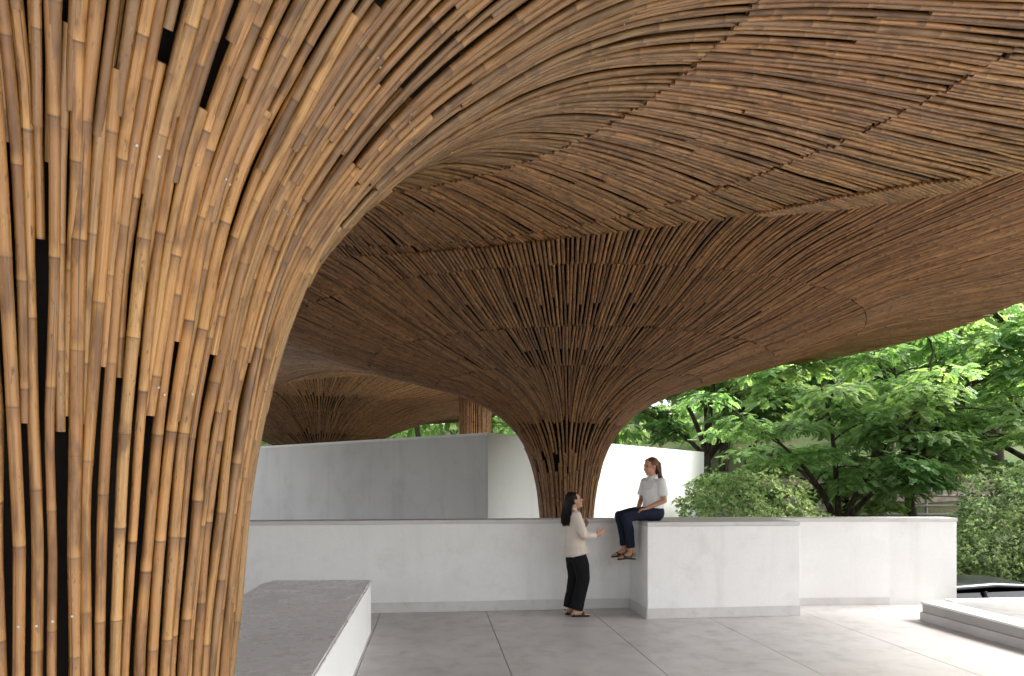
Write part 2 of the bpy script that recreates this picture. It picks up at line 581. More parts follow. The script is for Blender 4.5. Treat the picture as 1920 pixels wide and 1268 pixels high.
def canopy_poles(prof, C, tiers, keep, seed):
    """tiers: (s0, s1, pitch, jitter0, jitter1). Returns poles cut to the canopy's plan."""
    R = np.random.default_rng(seed)
    out = []
    for ti, (s0, s1, pitch, j0, j1) in enumerate(tiers):
        r0, r1 = prof.at(s0)[0], prof.at(s1)[0]
        N0, N1 = max(8, int(2 * np.pi * r0 / pitch)), max(8, int(2 * np.pi * r1 / pitch))
        nf = max(0, N1 - N0)
        slots = np.zeros(N1, bool)                  # True = filler
        if nf:
            order = (np.arange(nf) + R.uniform(-0.22, 0.22, nf)) * N1 / nf
            idx = np.unique(np.clip(order.astype(int), 0, N1 - 1))
            while len(idx) < nf:
                idx = np.unique(np.r_[idx, R.integers(0, N1, nf - len(idx))])
            slots[idx] = True
        ph0 = R.uniform(0, 2 * np.pi)
        base_slots = np.where(~slots)[0]
        nb = len(base_slots)
        end_phi = np.arange(N1) * 2 * np.pi / N1 + R.normal(0, 0.05, N1) * 2 * np.pi / N1
        # azimuth at the start: base poles evenly round, fillers between their neighbours
        cnt = np.cumsum(~slots) - 1
        start_phi = np.empty(N1)
        rank = np.arange(nb)
        shift = np.mean(end_phi[base_slots] - rank * 2 * np.pi / nb)
        for i in range(N1):
            start_phi[i] = (cnt[i] + (0.5 if slots[i] else 0.0)) * 2 * np.pi / nb + shift
        for i in range(N1):
            p = Pole()
            a, b = s0, s1
            wd = pitch * R.choice([R.uniform(0.72, 0.95), R.uniform(0.9, 1.12), R.uniform(1.08, 1.22)], p=[0.3, 0.5, 0.2]) * (0.86 if s0 == 0 else 0.84)
            if slots[i]:
                u = np.linspace(0, 1, 60)
                sp = ((1 - u) * 2 * np.pi / nb + u * 4 * np.pi / N1) * prof.at(s0 + u * (s1 - s0))[0]
                wd *= 0.9
                ok = np.where(sp > (1.0 + (0.22 if s0 == 0 else 0.35)) * pitch)[0]
                uf = u[ok[0]] if len(ok) else 0.9
                uf = min(0.93, uf + min(0.25, R.exponential(0.05)))
                a = s0 + uf * (s1 - s0)
                b = s1 + R.uniform(-j1, j1)
            else:
                a = s0 + (R.uniform(-j0, j0) if s0 > 0 else 0)
                b = s1 + R.uniform(-j1, j1)
            b = min(b, prof.len)
            if b - a < 0.12:
                continue
            n = max(6, int((b - a) / 0.07))
            s = np.linspace(a, b, n)
            u = np.clip((s - s0) / (s1 - s0), -0.2, 1.2)
            phi = (1 - u) * start_phi[i] + u * end_phi[i] + ph0
            rr, _ = prof.at(s)
            xy = C[None, :] + rr[:, None] * np.stack([np.cos(phi), np.sin(phi)], 1)
            ok = keep(xy)
            if not ok.any():
                continue
            # longest run that is inside
            good = np.where(ok)[0]
            i0, i1 = good[0], good[-1]
            if not ok[i0:i1 + 1].all():
                i1 = i0 + int(np.argmin(ok[i0:i1 + 1])) - 1
            a2, b2 = s[i0], s[i1]
            # refine the end that is cut by bisection
            if i1 < n - 1:
                lo, hi = s[i1], s[i1 + 1]
                for _ in range(7):
                    md = (lo + hi) / 2
                    um = (md - s0) / (s1 - s0)
                    pm = (1 - um) * start_phi[i] + um * end_phi[i] + ph0
                    rm = prof.at(md)[0]
                    if keep((C + rm * np.array([math.cos(pm), math.sin(pm)]))[None, :])[0]:
                        lo = md
                    else:
                        hi = md
                b2 = lo
            if b2 - a2 < 0.12:
                continue
            p.s = (a2, b2)
            p.tier = ti
            p.phi = (s0, s1, start_phi[i] + ph0, end_phi[i] + ph0)
            p.w = wd
            p.rnd = R.uniform(0, 1)
            p.off = R.normal(0, 0.006) - (0.008 if slots[i] else 0) + (0.003 * (-1) ** i if s0 == 0 else 0)
            out.append(p)
    return out


def pole_geometry(p, prof, C, hi, R, taper=0.06):
    a, b = p.s
    L = b - a
    il = R.uniform(0.28, 0.50)
    v0 = R.uniform(0, 1)
    nodes = a + (np.arange(1, int(L / il) + 2) - v0) * il
    nodes = nodes[(nodes > a + 0.03) & (nodes < b - 0.03)]
    st = []
    step = 0.11 if hi else 0.22
    m = max(2, int(math.ceil(L / step)) + 1)
    st.append(np.linspace(a, b, m))
    if hi:
        for d in (-0.022, -0.007, 0.0, 0.007, 0.022):
            st.append(nodes + d)
    else:
        st.append(nodes)
    s = np.unique(np.round(np.clip(np.concatenate(st), a, b), 4))
    keep = np.r_[True, np.diff(s) > 0.004]
    s = s[keep]
    s0, s1, f0, f1 = p.phi
    u = (s - s0) / (s1 - s0)
    phi = (1 - u) * f0 + u * f1
    r, z = prof.at(s)
    nr, nz = prof.normal(s)
    # poles are not straight: a small kink at every other node and a slow sway
    kx = np.linspace(a - 0.05, b + 0.05, max(3, int(L / 0.42) + 2))
    side = np.interp(s, kx, R.normal(0, 0.0055 if s0 == 0 else 0.0025, len(kx)))
    lift = p.off + np.interp(s, kx, R.normal(0, 0.006 if s0 == 0 else 0.004, len(kx)))
    cp, sp_ = np.cos(phi), np.sin(phi)
    nrm = np.stack([nr * cp, nr * sp_, nz], 1)
    path = np.stack([C[0] + r * cp - side * sp_, C[1] + r * sp_ + side * cp, z], 1) + nrm * lift[:, None]
    rad = 0.5 * p.w * (1 - taper * (s - a) / max(L, 0.5)) * (1 + np.interp(s, kx, R.normal(0, 0.03, len(kx))))
    if s0 == 0:
        rad = rad * np.minimum(1.22, (r / r[0]) ** 0.5)
    if hi and len(nodes):
        d = np.abs(s[:, None] - nodes[None, :]).min(1)
        rad = rad * (1 + R.uniform(0.03, 0.10) * np.clip(1 - d / 0.016, 0, 1))
        rad = rad * (1 - 0.05 * (d < 0.002))
    v = (s - a) / il + v0
    return path, nrm, rad, v


def build_canopy(root, prof, C, tiers, keep, keep_lining, mats, seed, n_parts, hi_parts, sides_lo, smooth_sides=9, ring_nails=(), extra=None):
    poles = canopy_poles(prof, C, tiers, keep, seed)
    R = np.random.default_rng(seed + 100)
    for p in poles:
        s = np.linspace(p.s[0], p.s[1], 9)
        s0, s1, f0, f1 = p.phi
        u = (s - s0) / (s1 - s0)
        phi = (1 - u) * f0 + u * f1
        r, z = prof.at(s)
        nr, nz = prof.normal(s)
        P = np.stack([C[0] + r * np.cos(phi), C[1] + r * np.sin(phi), z], 1)
        N = np.stack([nr * np.cos(phi), nr * np.sin(phi), nz], 1)
        to = CAM[None, :] - P
        dist = np.linalg.norm(to, axis=1)
        face = (N * to).sum(1) / dist
        X, Y, D = project(P)
        vis = (D > 0.1) & (face > 0.02) & (X > -40) & (X < 1960) & (Y > -40) & (Y < 1310)
        seg = np.hypot(np.diff(X), np.diff(Y)) * (vis[1:] & vis[:-1])
        p.score = float((seg * np.minimum(60, F_PX * p.w / np.maximum(D[1:], 0.3)) * (0.3 + 0.7 * np.clip(face[1:], 0, 1))).sum())
    poles.sort(key=lambda q: -q.score)
    soups = {}
    for i, p in enumerate(poles):
        part = i < n_parts and p.score > 0
        hi = hi_parts and part
        path, nrm, rad, v = pole_geometry(p, prof, C, hi, R)
        t = tube(path, nrm, rad, (smooth_sides if hi else sides_lo), v, p.rnd, hollow=hi)
        if part:
            me = mesh_np("bamboo_pole", t[0], [t[1], t[2]], {"bam": t[3]})
            link("bamboo_pole", me, M[mats[p.tier]], root)
        else:
            soups.setdefault(mats[p.tier], Soup()).add(*t)
    if extra:
        extra(soups.setdefault(mats[-1], Soup()), R)
    for mt, soup in soups.items():
        o = link("pole_cladding", soup.mesh("pole_cladding"), M[mt], root)
        o['kind'] = 'stuff'
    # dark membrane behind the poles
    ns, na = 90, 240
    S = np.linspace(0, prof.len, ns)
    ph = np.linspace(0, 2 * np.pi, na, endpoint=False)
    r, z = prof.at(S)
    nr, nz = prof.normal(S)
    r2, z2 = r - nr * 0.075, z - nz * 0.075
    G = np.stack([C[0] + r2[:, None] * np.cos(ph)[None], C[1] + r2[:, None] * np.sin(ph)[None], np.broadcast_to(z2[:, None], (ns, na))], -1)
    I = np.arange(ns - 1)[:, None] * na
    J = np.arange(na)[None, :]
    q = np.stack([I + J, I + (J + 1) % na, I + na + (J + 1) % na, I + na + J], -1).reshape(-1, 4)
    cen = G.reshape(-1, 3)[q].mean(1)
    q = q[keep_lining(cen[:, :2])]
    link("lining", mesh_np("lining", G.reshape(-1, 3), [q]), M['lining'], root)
    # nail heads where the poles are fixed to the hoops behind
    Vn, Qn, nn_ = [], [], 0
    for p in poles:
        if p.score <= 0:
            continue
        for sn in ring_nails:
            s = sn + R.normal(0, 0.012)
            if not (p.s[0] + 0.04 < s < p.s[1] - 0.04) or R.uniform() < 0.62:
                continue
            s0, s1, f0, f1 = p.phi
            u = (s - s0) / (s1 - s0)
            phi = (1 - u) * f0 + u * f1
            r, z = prof.at(s)
            a_, b_ = prof.normal(np.array([s]))
            n = np.array([a_[0] * math.cos(phi), a_[0] * math.sin(phi), b_[0]])
            t = np.array([-math.sin(phi), math.cos(phi), 0])
            bt = np.cross(n, t)
            c = np.array([C[0] + r * math.cos(phi), C[1] + r * math.sin(phi), z]) + n * (0.5 * p.w + p.off)
            aa = np.linspace(0, 2 * np.pi, 6, endpoint=False)
            lo = c - n * 0.004 + 0.0048 * (np.cos(aa)[:, None] * t + np.sin(aa)[:, None] * bt)
            up = c + n * 0.002 + 0.004 * (np.cos(aa)[:, None] * t + np.sin(aa)[:, None] * bt)
            Vn.append(np.concatenate([lo, up]))
            jj = np.arange(6)
            Qn.append((np.stack([jj, (jj + 1) % 6, 6 + (jj + 1) % 6, 6 + jj], 1) + nn_, np.arange(6, 12)[None] + nn_))
            nn_ += 12
    if Vn:
        o = link("nail_heads", mesh_np("nail_heads", np.concatenate(Vn), [np.concatenate([a for a, _ in Qn]), np.concatenate([b for _, b in Qn])], smooth=False), M['nail'], root)
        o['kind'] = 'stuff'
    return poles


PA = Profile([(.585, 0), (.636, .9), (.721, 1.75), (.848, 2.35), (.968, 2.66), (1.124, 2.9), (1.385, 3.2), (1.744, 3.5), (2.112, 3.75), (2.547, 3.95), (3.184, 4.12), (4.2, 4.27), (5.5, 4.405), (7.7, 4.64), (8.8, 4.72), (11, 4.8)])  # outermost span carries the unseen sun-blocking extension of the roof
PB = Profile([(.45, 0), (.47, 1.0), (.53, 1.55), (.63, 2.0), (.80, 2.42), (1.1, 2.82), (1.55, 3.15), (2.0, 3.36), (2.4, 3.49), (3.3, 3.74), (4.2, 3.99), (5.0, 4.25), (5.5, 4.39), (6.4, 4.52), (7.4, 4.63), (8.8, 4.72), (11, 4.62)])
PC = Profile([(.5, 0), (.55, 1.0), (.62, 1.55), (.75, 2.0), (.95, 2.42), (1.3, 2.82), (1.8, 3.15), (2.4, 3.42), (3.2, 3.78), (4.4, 4.2), (5.6, 4.45), (8.2, 4.66), (10.5, 4.75)])
PE = Profile([(.50, 0), (.50, 1.2), (.505, 2.4), (.52, 3.5), (.55, 4.78)])
A = np.array([-1.46, 2.848])
B = np.array([2.486, 12.76])
Cc = np.array([-4.69, 29.63])
Ee = np.array([1.45, 24.0])
MID = (A + B) / 2
NAB = (B - A) / np.linalg.norm(B - A)
DAB = np.array([NAB[1], -NAB[0]])            # along the seam, to the right
L0, L1 = np.array([-1.7, 20.0]), np.array([-4.4, 21.0])
NL = np.array([-(L1 - L0)[1], (L1 - L0)[0]])
NL = NL / np.linalg.norm(NL)
if NL @ (Cc - L0) < 0:
    NL = -NL


def keep_A(xy, ov=0.05, e=10.8):
    seam_t = (xy - MID) @ DAB
    cut = np.where((seam_t > 3.0) & (seam_t < 4.85), ov - 0.13 * np.clip((seam_t - 3.0) / 0.5, 0, 1), ov)
    # the free edge runs diagonally past the camera, which stands just under it
    return ((xy - MID) @ NAB < cut) & (np.hypot(*(xy - A).T) < e) & ((xy[:, 0] - 0.85 * xy[:, 1] < 1.7 - (10.8 - e)) | (xy[:, 1] > 1.2 + (10.8 - e))) & (np.hypot(xy[:, 0] + 1.46, xy[:, 1] - 2.848) < np.where(xy[:, 0] > 2.5, e, e - 2.2))  # right of view the roof is extended, unseen, to keep sun off the floor


def keep_B(xy, ov=0.03, e=7.35, l=0.0):
    d = xy - B
    az = np.degrees(np.arctan2(d[:, 1], d[:, 0])) % 360
    rmax = np.where((az > 116) & (az < 250), 11.0, e + np.where((az > 262) & (az < 341), 2.2 * np.clip((341 - az) / 20, 0, 1), 0))
    return ((xy - MID) @ NAB > -ov) & ((xy - L0) @ NL < l) & (np.hypot(*d.T) < rmax)


def keep_C(xy, ov=0.0, e=7.6):
    d = xy - Cc
    az = np.degrees(np.arctan2(d[:, 1], d[:, 0])) % 360
    return ((xy - L0) @ NL > -ov) & (np.hypot(*d.T) < np.where((az > 225) & (az < 335), 10.3, e))


def seam_strip(soup, R):
    """short poles laid slantwise along the seam between the two nearest canopies"""
    t = 3.0
    while t < 4.95:
        c = MID + DAB * t + NAB * 0.02
        d = NAB * 0.80 + DAB * 0.60
        ln = 0.40 * min(1.0, (t - 2.9) / 0.9) * min(1.0, (5.1 - t) / 0.5) + 0.10
        x0, x1 = c - d * ln * 0.5, c + d * ln * 0.5
        zz = []
        for q in (x0, x1):
            ra, rb = np.hypot(*(q - A)), np.hypot(*(q - B))
            zz.append(min(np.interp(ra, PA.r, PA.z), np.interp(rb, PB.r, PB.z)) - 0.026)
        n = 4
        u = np.linspace(0, 1, n)[:, None]
        path = np.concatenate([x0 * (1 - u) + x1 * u, zz[0] * (1 - u) + zz[1] * u], 1)
        nrm = np.tile(np.array([0, 0, -1.0]), (n, 1))
        soup.add(*tube(path, nrm, np.full(n, R.uniform(0.017, 0.022)), 7, np.linspace(0, ln / 0.3, n) + R.uniform(), R.uniform()))
        t += 0.041 * R.uniform(0.95, 1.1)


rootA = empty("bamboo_column", (A[0], A[1], 0), "nearest and thickest bamboo column, golden poles flaring up into the ceiling at the left", "column")
sA1, sA2, sA3 = PA.s_of_r(1.25), PA.s_of_r(3.08), PA.s_of_r(5.05)
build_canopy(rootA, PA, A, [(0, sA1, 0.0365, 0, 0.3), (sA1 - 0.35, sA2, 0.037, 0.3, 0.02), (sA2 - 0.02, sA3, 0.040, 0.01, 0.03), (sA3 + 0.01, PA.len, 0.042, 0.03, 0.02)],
             keep_A, lambda xy: keep_A(xy, 0.12, 10.7), ['bamboo', 'bamboo_mid', 'bamboo_shaded_brown', 'bamboo_shaded_brown'], 11, 300, True, 7, 10,  # upper tiers darker: shade under the roof is put into the pole colour
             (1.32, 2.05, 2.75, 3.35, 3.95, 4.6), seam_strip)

rootB = empty("bamboo_column", (B[0], B[1], 0), "middle bamboo column behind the standing woman, opening like a funnel into the roof", "column")
sB1, sB2, sB3, sB4 = PB.s_of_r(2.42), PB.s_of_r(3.62), PB.s_of_r(4.98), PB.s_of_r(7.6)
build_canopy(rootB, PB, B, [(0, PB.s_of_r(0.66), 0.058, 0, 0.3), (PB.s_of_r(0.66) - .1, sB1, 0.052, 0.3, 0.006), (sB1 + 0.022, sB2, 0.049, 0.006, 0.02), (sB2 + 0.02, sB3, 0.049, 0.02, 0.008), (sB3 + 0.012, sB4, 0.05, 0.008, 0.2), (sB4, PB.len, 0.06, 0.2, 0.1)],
             keep_B, lambda xy: keep_B(xy, 0.12, 7.25, -0.05), ['bamboo_shaded_brown'] * 6, 12, 300, False, 6)

rootC = empty("bamboo_column", (Cc[0], Cc[1], 0), "far bamboo funnel whose underside fans out above the tall grey wall", "column")
sC1, sC2 = PC.s_of_r(1.8), PC.s_of_r(4.4)
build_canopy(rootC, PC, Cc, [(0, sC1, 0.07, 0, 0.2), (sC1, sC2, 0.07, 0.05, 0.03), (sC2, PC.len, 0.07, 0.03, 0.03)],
             keep_C, lambda xy: keep_C(xy, 0.1, 7.5), ['bamboo_shaded_brown'] * 3, 13, 0, False, 5)

rootE = empty("bamboo_column", (Ee[0], Ee[1], 0), "distant slim bamboo column rising above the corner of the tall walls", "column")
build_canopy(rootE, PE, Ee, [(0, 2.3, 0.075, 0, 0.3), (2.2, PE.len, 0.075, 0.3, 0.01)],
             lambda xy: np.ones(len(xy), bool), lambda xy: np.ones(len(xy), bool), ['bamboo_shaded_brown'] * 2, 14, 40, False, 6)
# ------------------------------------------------------------------ plants
def leaf_material(name, dark, mid, light, trans=0.5):
    k = NT(name)
    at = k.n("ShaderNodeAttribute", attribute_name="bam").outputs["Vector"]
    sp = k.n("ShaderNodeSeparateXYZ")
    k.l(at, sp.inputs[0])
    g = k.n("ShaderNodeNewGeometry").outputs["Position"]
    big = k.noise(g, 0.35, 3)
    c = k.ramp(sp.outputs[2], [(0.0, dark), (0.5, mid), (1.0, light)])
    hsv = k.n("ShaderNodeHueSaturation")
    k.l(c, hsv.inputs["Color"])
    k.l(k.rng(big, 0.3, 0.7, 0.47, 0.515), hsv.inputs["Hue"])
    k.l(k.rng(sp.outputs[1], 0, 1, 0.75, 1.25, False), hsv.inputs["Value"])
    c = hsv.outputs[0]
    k.set(0.45, 0.4, c)
    tr = k.n("ShaderNodeBsdfTranslucent")
    k.l(k.mix(1.0, c, (1.0, 0.97, 0.6), 'MULTIPLY'), tr.inputs[0])
    mx = k.n("ShaderNodeMixShader")
    mx.inputs[0].default_value = trans
    out = k.t.nodes["Material Output"]
    k.l(k.p.outputs[0], mx.inputs[1])
    k.l(tr.outputs[0], mx.inputs[2])
    k.l(mx.outputs[0], out.inputs["Surface"])
    return k.m


M['leaf'] = leaf_material("feathery_leaf", (0.13, 0.25, 0.09), (0.25, 0.44, 0.175), (0.40, 0.57, 0.29), 0.62)
M['leaf_bush'] = leaf_material("bush_leaf", (0.15, 0.25, 0.11), (0.28, 0.41, 0.19), (0.44, 0.55, 0.31), 0.5)
M['leaf_lime'] = leaf_material("lime_leaf", (0.14, 0.22, 0.02), (0.24, 0.33, 0.04), (0.34, 0.42, 0.06), 0.4)
k = NT("bark")
g = k.n("ShaderNodeTexCoord").outputs["Object"]
nz = k.noise(k.mapping(g, (6, 6, 1.2)), 2.0, 6, 0.65)
c = k.mix(k.rng(nz, 0.35, 0.68), (0.022, 0.017, 0.013), (0.085, 0.066, 0.05))
k.bump(nz, 0.8, 0.03)
M['bark'] = k.set(0.9, 0.2, c)


def link_local(name, me, mat, parent):
    o = bpy.data.objects.new(name, me)
    COL.objects.link(o)
    if mat is not None and not me.materials:
        me.materials.append(mat)
    o.parent = parent
    return o


def leaflets(P, D, N, L, W, rnd, tint):
    """diamond leaflets: base points P, directions D, normals N, lengths, widths -> verts, quads, attr"""
    S = np.cross(D, N)
    S /= np.linalg.norm(S, axis=1)[:, None] + 1e-9
    L, W = L[:, None], W[:, None]
    droop = np.array([0, 0, -1.0])
    Vv = np.stack([P, P + D * L * 0.5 + S * W, P + D * L + droop * L * 0.18, P + D * L * 0.5 - S * W], 1).reshape(-1, 3)
    q = np.arange(len(P) * 4).reshape(-1, 4)
    A_ = np.zeros((len(P), 4, 3))
    A_[:, :, 1] = tint[:, None]
    A_[:, :, 2] = rnd[:, None]
    return Vv, q, A_.reshape(-1, 3)


def pad_leaves(R, c, rad, n_sprays):
    """a flat layered pad of feathery sprays, drooping at its rim"""
    a = R.uniform(0, 2 * np.pi, n_sprays)
    d = np.sqrt(R.uniform(0.02, 1, n_sprays))
    rr = rad * d * R.uniform(0.8, 1.12, n_sprays)
    base = np.stack([np.cos(a) * rr, np.sin(a) * rr, 0.28 * rad * (1 - d ** 2) + R.normal(0, 0.07, n_sprays)], 1) + c
    az = a + R.normal(0, 0.6, n_sprays)
    el = -0.05 - 0.45 * d ** 2 + R.normal(0, 0.2, n_sprays)
    Dv = np.stack([np.cos(az) * np.cos(el), np.sin(az) * np.cos(el), np.sin(el)], 1)
    up = np.array([0, 0, 1.0]) + R.normal(0, 0.25, (n_sprays, 3))
    Sd = np.cross(Dv, up)
    Sd /= np.linalg.norm(Sd, axis=1)[:, None]
    Nn = np.cross(Sd, Dv)
    ln = R.uniform(0.20, 0.36, n_sprays)
    m = 7
    t = np.linspace(0.08, 1.0, m)
    Ps, Ds, Ns, Ls, Ws, rn, ti = [], [], [], [], [], [], []
    pad_t = R.uniform(0, 1)
    sr = np.clip(R.normal(0.5, 0.25, n_sprays) + 0.15 * (pad_t - 0.5), 0, 1)
    for tt in t:
        for sg in (-1, 1):
            P = base + Dv * (ln * tt)[:, None] - np.array([0, 0, 1.0]) * (0.10 * ln * tt ** 2)[:, None]
            D = Dv * 0.62 + sg * Sd * 0.78 + R.normal(0, 0.10, (n_sprays, 3))
            D /= np.linalg.norm(D, axis=1)[:, None]
            Ps.append(P); Ds.append(D); Ns.append(Nn)
            Ls.append(ln * (0.42 - 0.22 * tt) * R.uniform(0.85, 1.15, n_sprays))
            Ws.append(ln * (0.125 - 0.03 * tt))
            rn.append(np.clip(sr + R.normal(0, 0.08, n_sprays), 0, 1))
            ti.append(np.full(n_sprays, pad_t))
    return leaflets(np.concatenate(Ps), np.concatenate(Ds), np.concatenate(Ns), np.concatenate(Ls), np.concatenate(Ws), np.concatenate(rn), np.concatenate(ti))


def bez(p0, p1, p2, n):
    u = np.linspace(0, 1, n)[:, None]
    return (1 - u) ** 2 * p0 + 2 * u * (1 - u) * p1 + u ** 2 * p2


def tree_meshes(seed, h, spread, lean, n_limbs, pads_per, n_sprays):
    R = np.random.default_rng(seed)
    wood, V_, Q_, A_, nn = Soup(), [], [], [], 0
    up = np.array([0.31, 0.95, 0.05])

    def limb(path, r0, r1, sides):
        n = len(path)
        wob = R.normal(0, 0.02, (n, 3)) * np.linspace(0, 1, n)[:, None]
        rad = np.linspace(r0, r1, n) * (1 + R.normal(0, 0.05, n))
        wood.add(*tube(path + wob, np.tile(up, (n, 1)), rad, sides, np.linspace(0, 1, n), R.uniform()))
    fork = np.array([lean[0], lean[1], h * 0.30])
    limb(bez(np.array([0, 0, -0.4]), np.array([lean[0] * 0.2, lean[1] * 0.2, h * 0.18]), fork, 9), 0.20, 0.15, 9)
    for i in range(n_limbs):
        a = 2 * np.pi * (i + R.uniform(-0.3, 0.3)) / n_limbs
        reach = spread * R.uniform(0.55, 1.0)
        top = h * R.uniform(0.55, 0.98) - 0.12 * h * (reach / spread)
        tip = fork + np.array([math.cos(a) * reach, math.sin(a) * reach, top - fork[2]])
        ctl = fork + np.array([math.cos(a) * reach * 0.25, math.sin(a) * reach * 0.25, (top - fork[2]) * R.uniform(0.5, 0.85)])
        path = bez(fork, ctl, tip, 12)
        limb(path, 0.11, 0.022, 7)
        for j in range(pads_per):
            u = R.uniform(0.35, 1.0) if j else 1.0
            o = path[min(11, int(u * 11))]
            da = a + R.normal(0, 0.9)
            L = R.uniform(0.5, 1.9) * (1.15 - 0.4 * u)
            e = o + np.array([math.cos(da) * L, math.sin(da) * L, R.uniform(-0.35, 0.65)])
            limb(bez(o, (o + e) / 2 + np.array([0, 0, 0.25]), e, 6), 0.035, 0.010, 5)
            Vv, q, at = pad_leaves(R, e, R.uniform(0.5, 0.95), n_sprays)
            V_.append(Vv); Q_.append(q + nn); A_.append(at); nn += len(Vv)
    return wood.mesh("trunk"), mesh_np("crown", np.concatenate(V_), [np.concatenate(Q_)], {"bam": np.concatenate(A_)}, False)


def shrub_mesh(seed, lumps, n_leaf, L, W):
    """rounded shrub: leaves in small whorls all over (and a little inside) a cluster of lumps"""
    R = np.random.default_rng(seed)
    out, nn, V_, Q_, A_ = None, 0, [], [], []
    tot = sum(l[3] ** 2 for l in lumps)
    for (x, y, z, r, sz) in lumps:
        n = int(n_leaf * r * r / tot / 5)
        d = R.normal(0, 1, (n, 3))
        d /= np.linalg.norm(d, axis=1)[:, None]
        bump = 1 + 0.10 * np.sin(d[:, 0] * 7 + x * 3) * np.sin(d[:, 1] * 6 + 1) + 0.08 * np.sin(d[:, 2] * 11 + d[:, 0] * 9)
        rr = r * bump * (1 - 0.22 * R.uniform(0, 1, n) ** 2)
        c = np.array([x, y, z]) + d * rr[:, None] * np.array([1, 1, sz])
        tint = R.uniform(0, 1, n)
        for _ in range(5):
            D = d + R.normal(0, 0.65, (n, 3)) + np.array([0, 0, 0.15])
            D /= np.linalg.norm(D, axis=1)[:, None]
            N = d + R.normal(0, 0.5, (n, 3)) + np.array([0, 0, 0.3])
            Vv, q, at = leaflets(c, D, N, R.uniform(0.75, 1.25, n) * L, np.full(n, W), np.clip(tint + R.normal(0, 0.18, n), 0, 1), tint)
            V_.append(Vv); Q_.append(q + nn); A_.append(at); nn += len(Vv)
    return mesh_np("foliage", np.concatenate(V_), [np.concatenate(Q_)], {"bam": np.concatenate(A_)}, False)


def stems_mesh(seed, h, n, spread):
    R = np.random.default_rng(seed)
    s = Soup()
    for i in range(n):
        a = R.uniform(0, 6.28)
        e = np.array([math.cos(a) * spread * R.uniform(0.3, 1), math.sin(a) * spread * R.uniform(0.3, 1), h * R.uniform(0.6, 1)])
        p = bez(np.array([0.08 * math.cos(a), 0.08 * math.sin(a), -0.2]), np.array([e[0] * 0.3, e[1] * 0.3, e[2] * 0.6]), e, 7)
        s.add(*tube(p, np.tile(np.array([0.31, 0.95, 0.05]), (7, 1)), np.linspace(0.035, 0.01, 7), 5, np.linspace(0, 1, 7), 0.5))
    return s.mesh("stems")


kinds = [tree_meshes(21, 9.0, 4.6, (0.25, 0.1), 8, 11, 85), tree_meshes(22, 10.5, 4.4, (-0.3, 0.2), 8, 11, 85), tree_meshes(23, 7.5, 4.8, (1.5, -0.2), 8, 11, 85)]
trees = [  # kind, x, y, scale, turn, label
    (0, 10.6, 26.2, 0.95, 0.4, "feathery tree just right of the white wall's end, dark trunk behind the rounded shrub"),
    (2, 9.9, 17.9, 0.85, 0.25, "tree with a dark trunk leaning far to the right just beyond the parapet wall"),
    (1, 13.6, 18.4, 0.86, 1.3, "layered tree with forked dark trunk behind the right end of the parapet wall"),
    (0, 17.2, 17.0, 1.0, 2.5, "tall spreading tree at the right edge of the view, above the big round bush"),
    (1, 12.6, 27.0, 1.0, 3.3, "tree in the second row, filling the middle under the canopy edge"),
    (2, 17.5, 26.0, 1.15, 4.4, "broad tree in the second row towards the right, beyond the leaning one"),
    (0, 4.6, 31.0, 0.95, 5.2, "light green tree rising behind the tall white wall, right of the middle column"),
    (1, -0.6, 42.0, 1.05, 0.9, "distant tree glimpsed left and right of the slim far column"),
    (0, 24.0, 27.0, 1.35, 1.9, "tall tree far back at the upper right under the roof edge"),
    (1, 9.0, 38.0, 1.35, 2.8, "tall back-row tree behind the white wall and the first tree"),
    (0, 16.5, 38.0, 1.6, 0.0, "tallest back-row tree on the rising slope, centre right"),
    (2, 26.0, 37.0, 1.8, 3.9, "back-row tree on the slope at the far right"),
]
for kd, x, y, sc, turn, lab in trees:
    t = empty("feathery_tree", (x, y, terrain_z(x, y)), lab, "tree", "feathery trees beyond the terrace")
    t.rotation_euler = (0, 0, turn)
    t.scale = (sc, sc, sc)
    link_local("trunk", kinds[kd][0], M['bark'], t)
    link_local("crown", kinds[kd][1], M['leaf'], t)


def shrub(x, y, zb, seed, lumps, n, L, W, mat, label, h, spr, name="round_bush"):
    t = empty(name, (x, y, zb), label, "bush")
    link_local("foliage", shrub_mesh(seed, lumps, n, L, W), mat, t)
    link_local("stems", stems_mesh(seed, h, 7, spr), M['bark'], t)
    return t


shrub(7.55, 15.5, -1.7, 31, [(0, 0, 2.35, 1.35, 0.95), (-0.7, 0.3, 2.6, 1.05, 1), (0.9, 0.1, 1.9, 1.1, 0.9), (1.5, -0.1, 1.45, 0.8, 0.9), (0.2, 0.2, 1.0, 1.3, 0.9)], 42000, 0.085, 0.02, M['leaf_bush'],
      "rounded grey-green shrub right of the tall white wall, showing above the low wall", 2.2, 0.8)
shrub(13.3, 14.2, -1.7, 32, [(0, 0, 2.3, 1.5, 1.0), (-0.9, -0.2, 1.6, 1.25, 1), (0.9, 0, 3.0, 1.3, 0.9), (1.4, -0.3, 1.6, 1.4, 1), (-0.6, 0, 0.9, 1.1, 0.8), (0.4, -0.4, 0.9, 1.2, 0.8)], 60000, 0.085, 0.022, M['leaf_bush'],
      "big round leafy bush behind the parked car at the right edge", 2.4, 1.0)
shrub(10.35, 19.6, -1.3, 33, [(0, 0, 1.3, 0.75, 0.8), (0.6, 0.1, 1.2, 0.6, 0.8), (-0.5, 0, 1.15, 0.6, 0.8)], 9000, 0.11, 0.03, M['leaf_lime'],
      "small yellow-green bush peeping over the parapet wall near its right end", 1.1, 0.4)
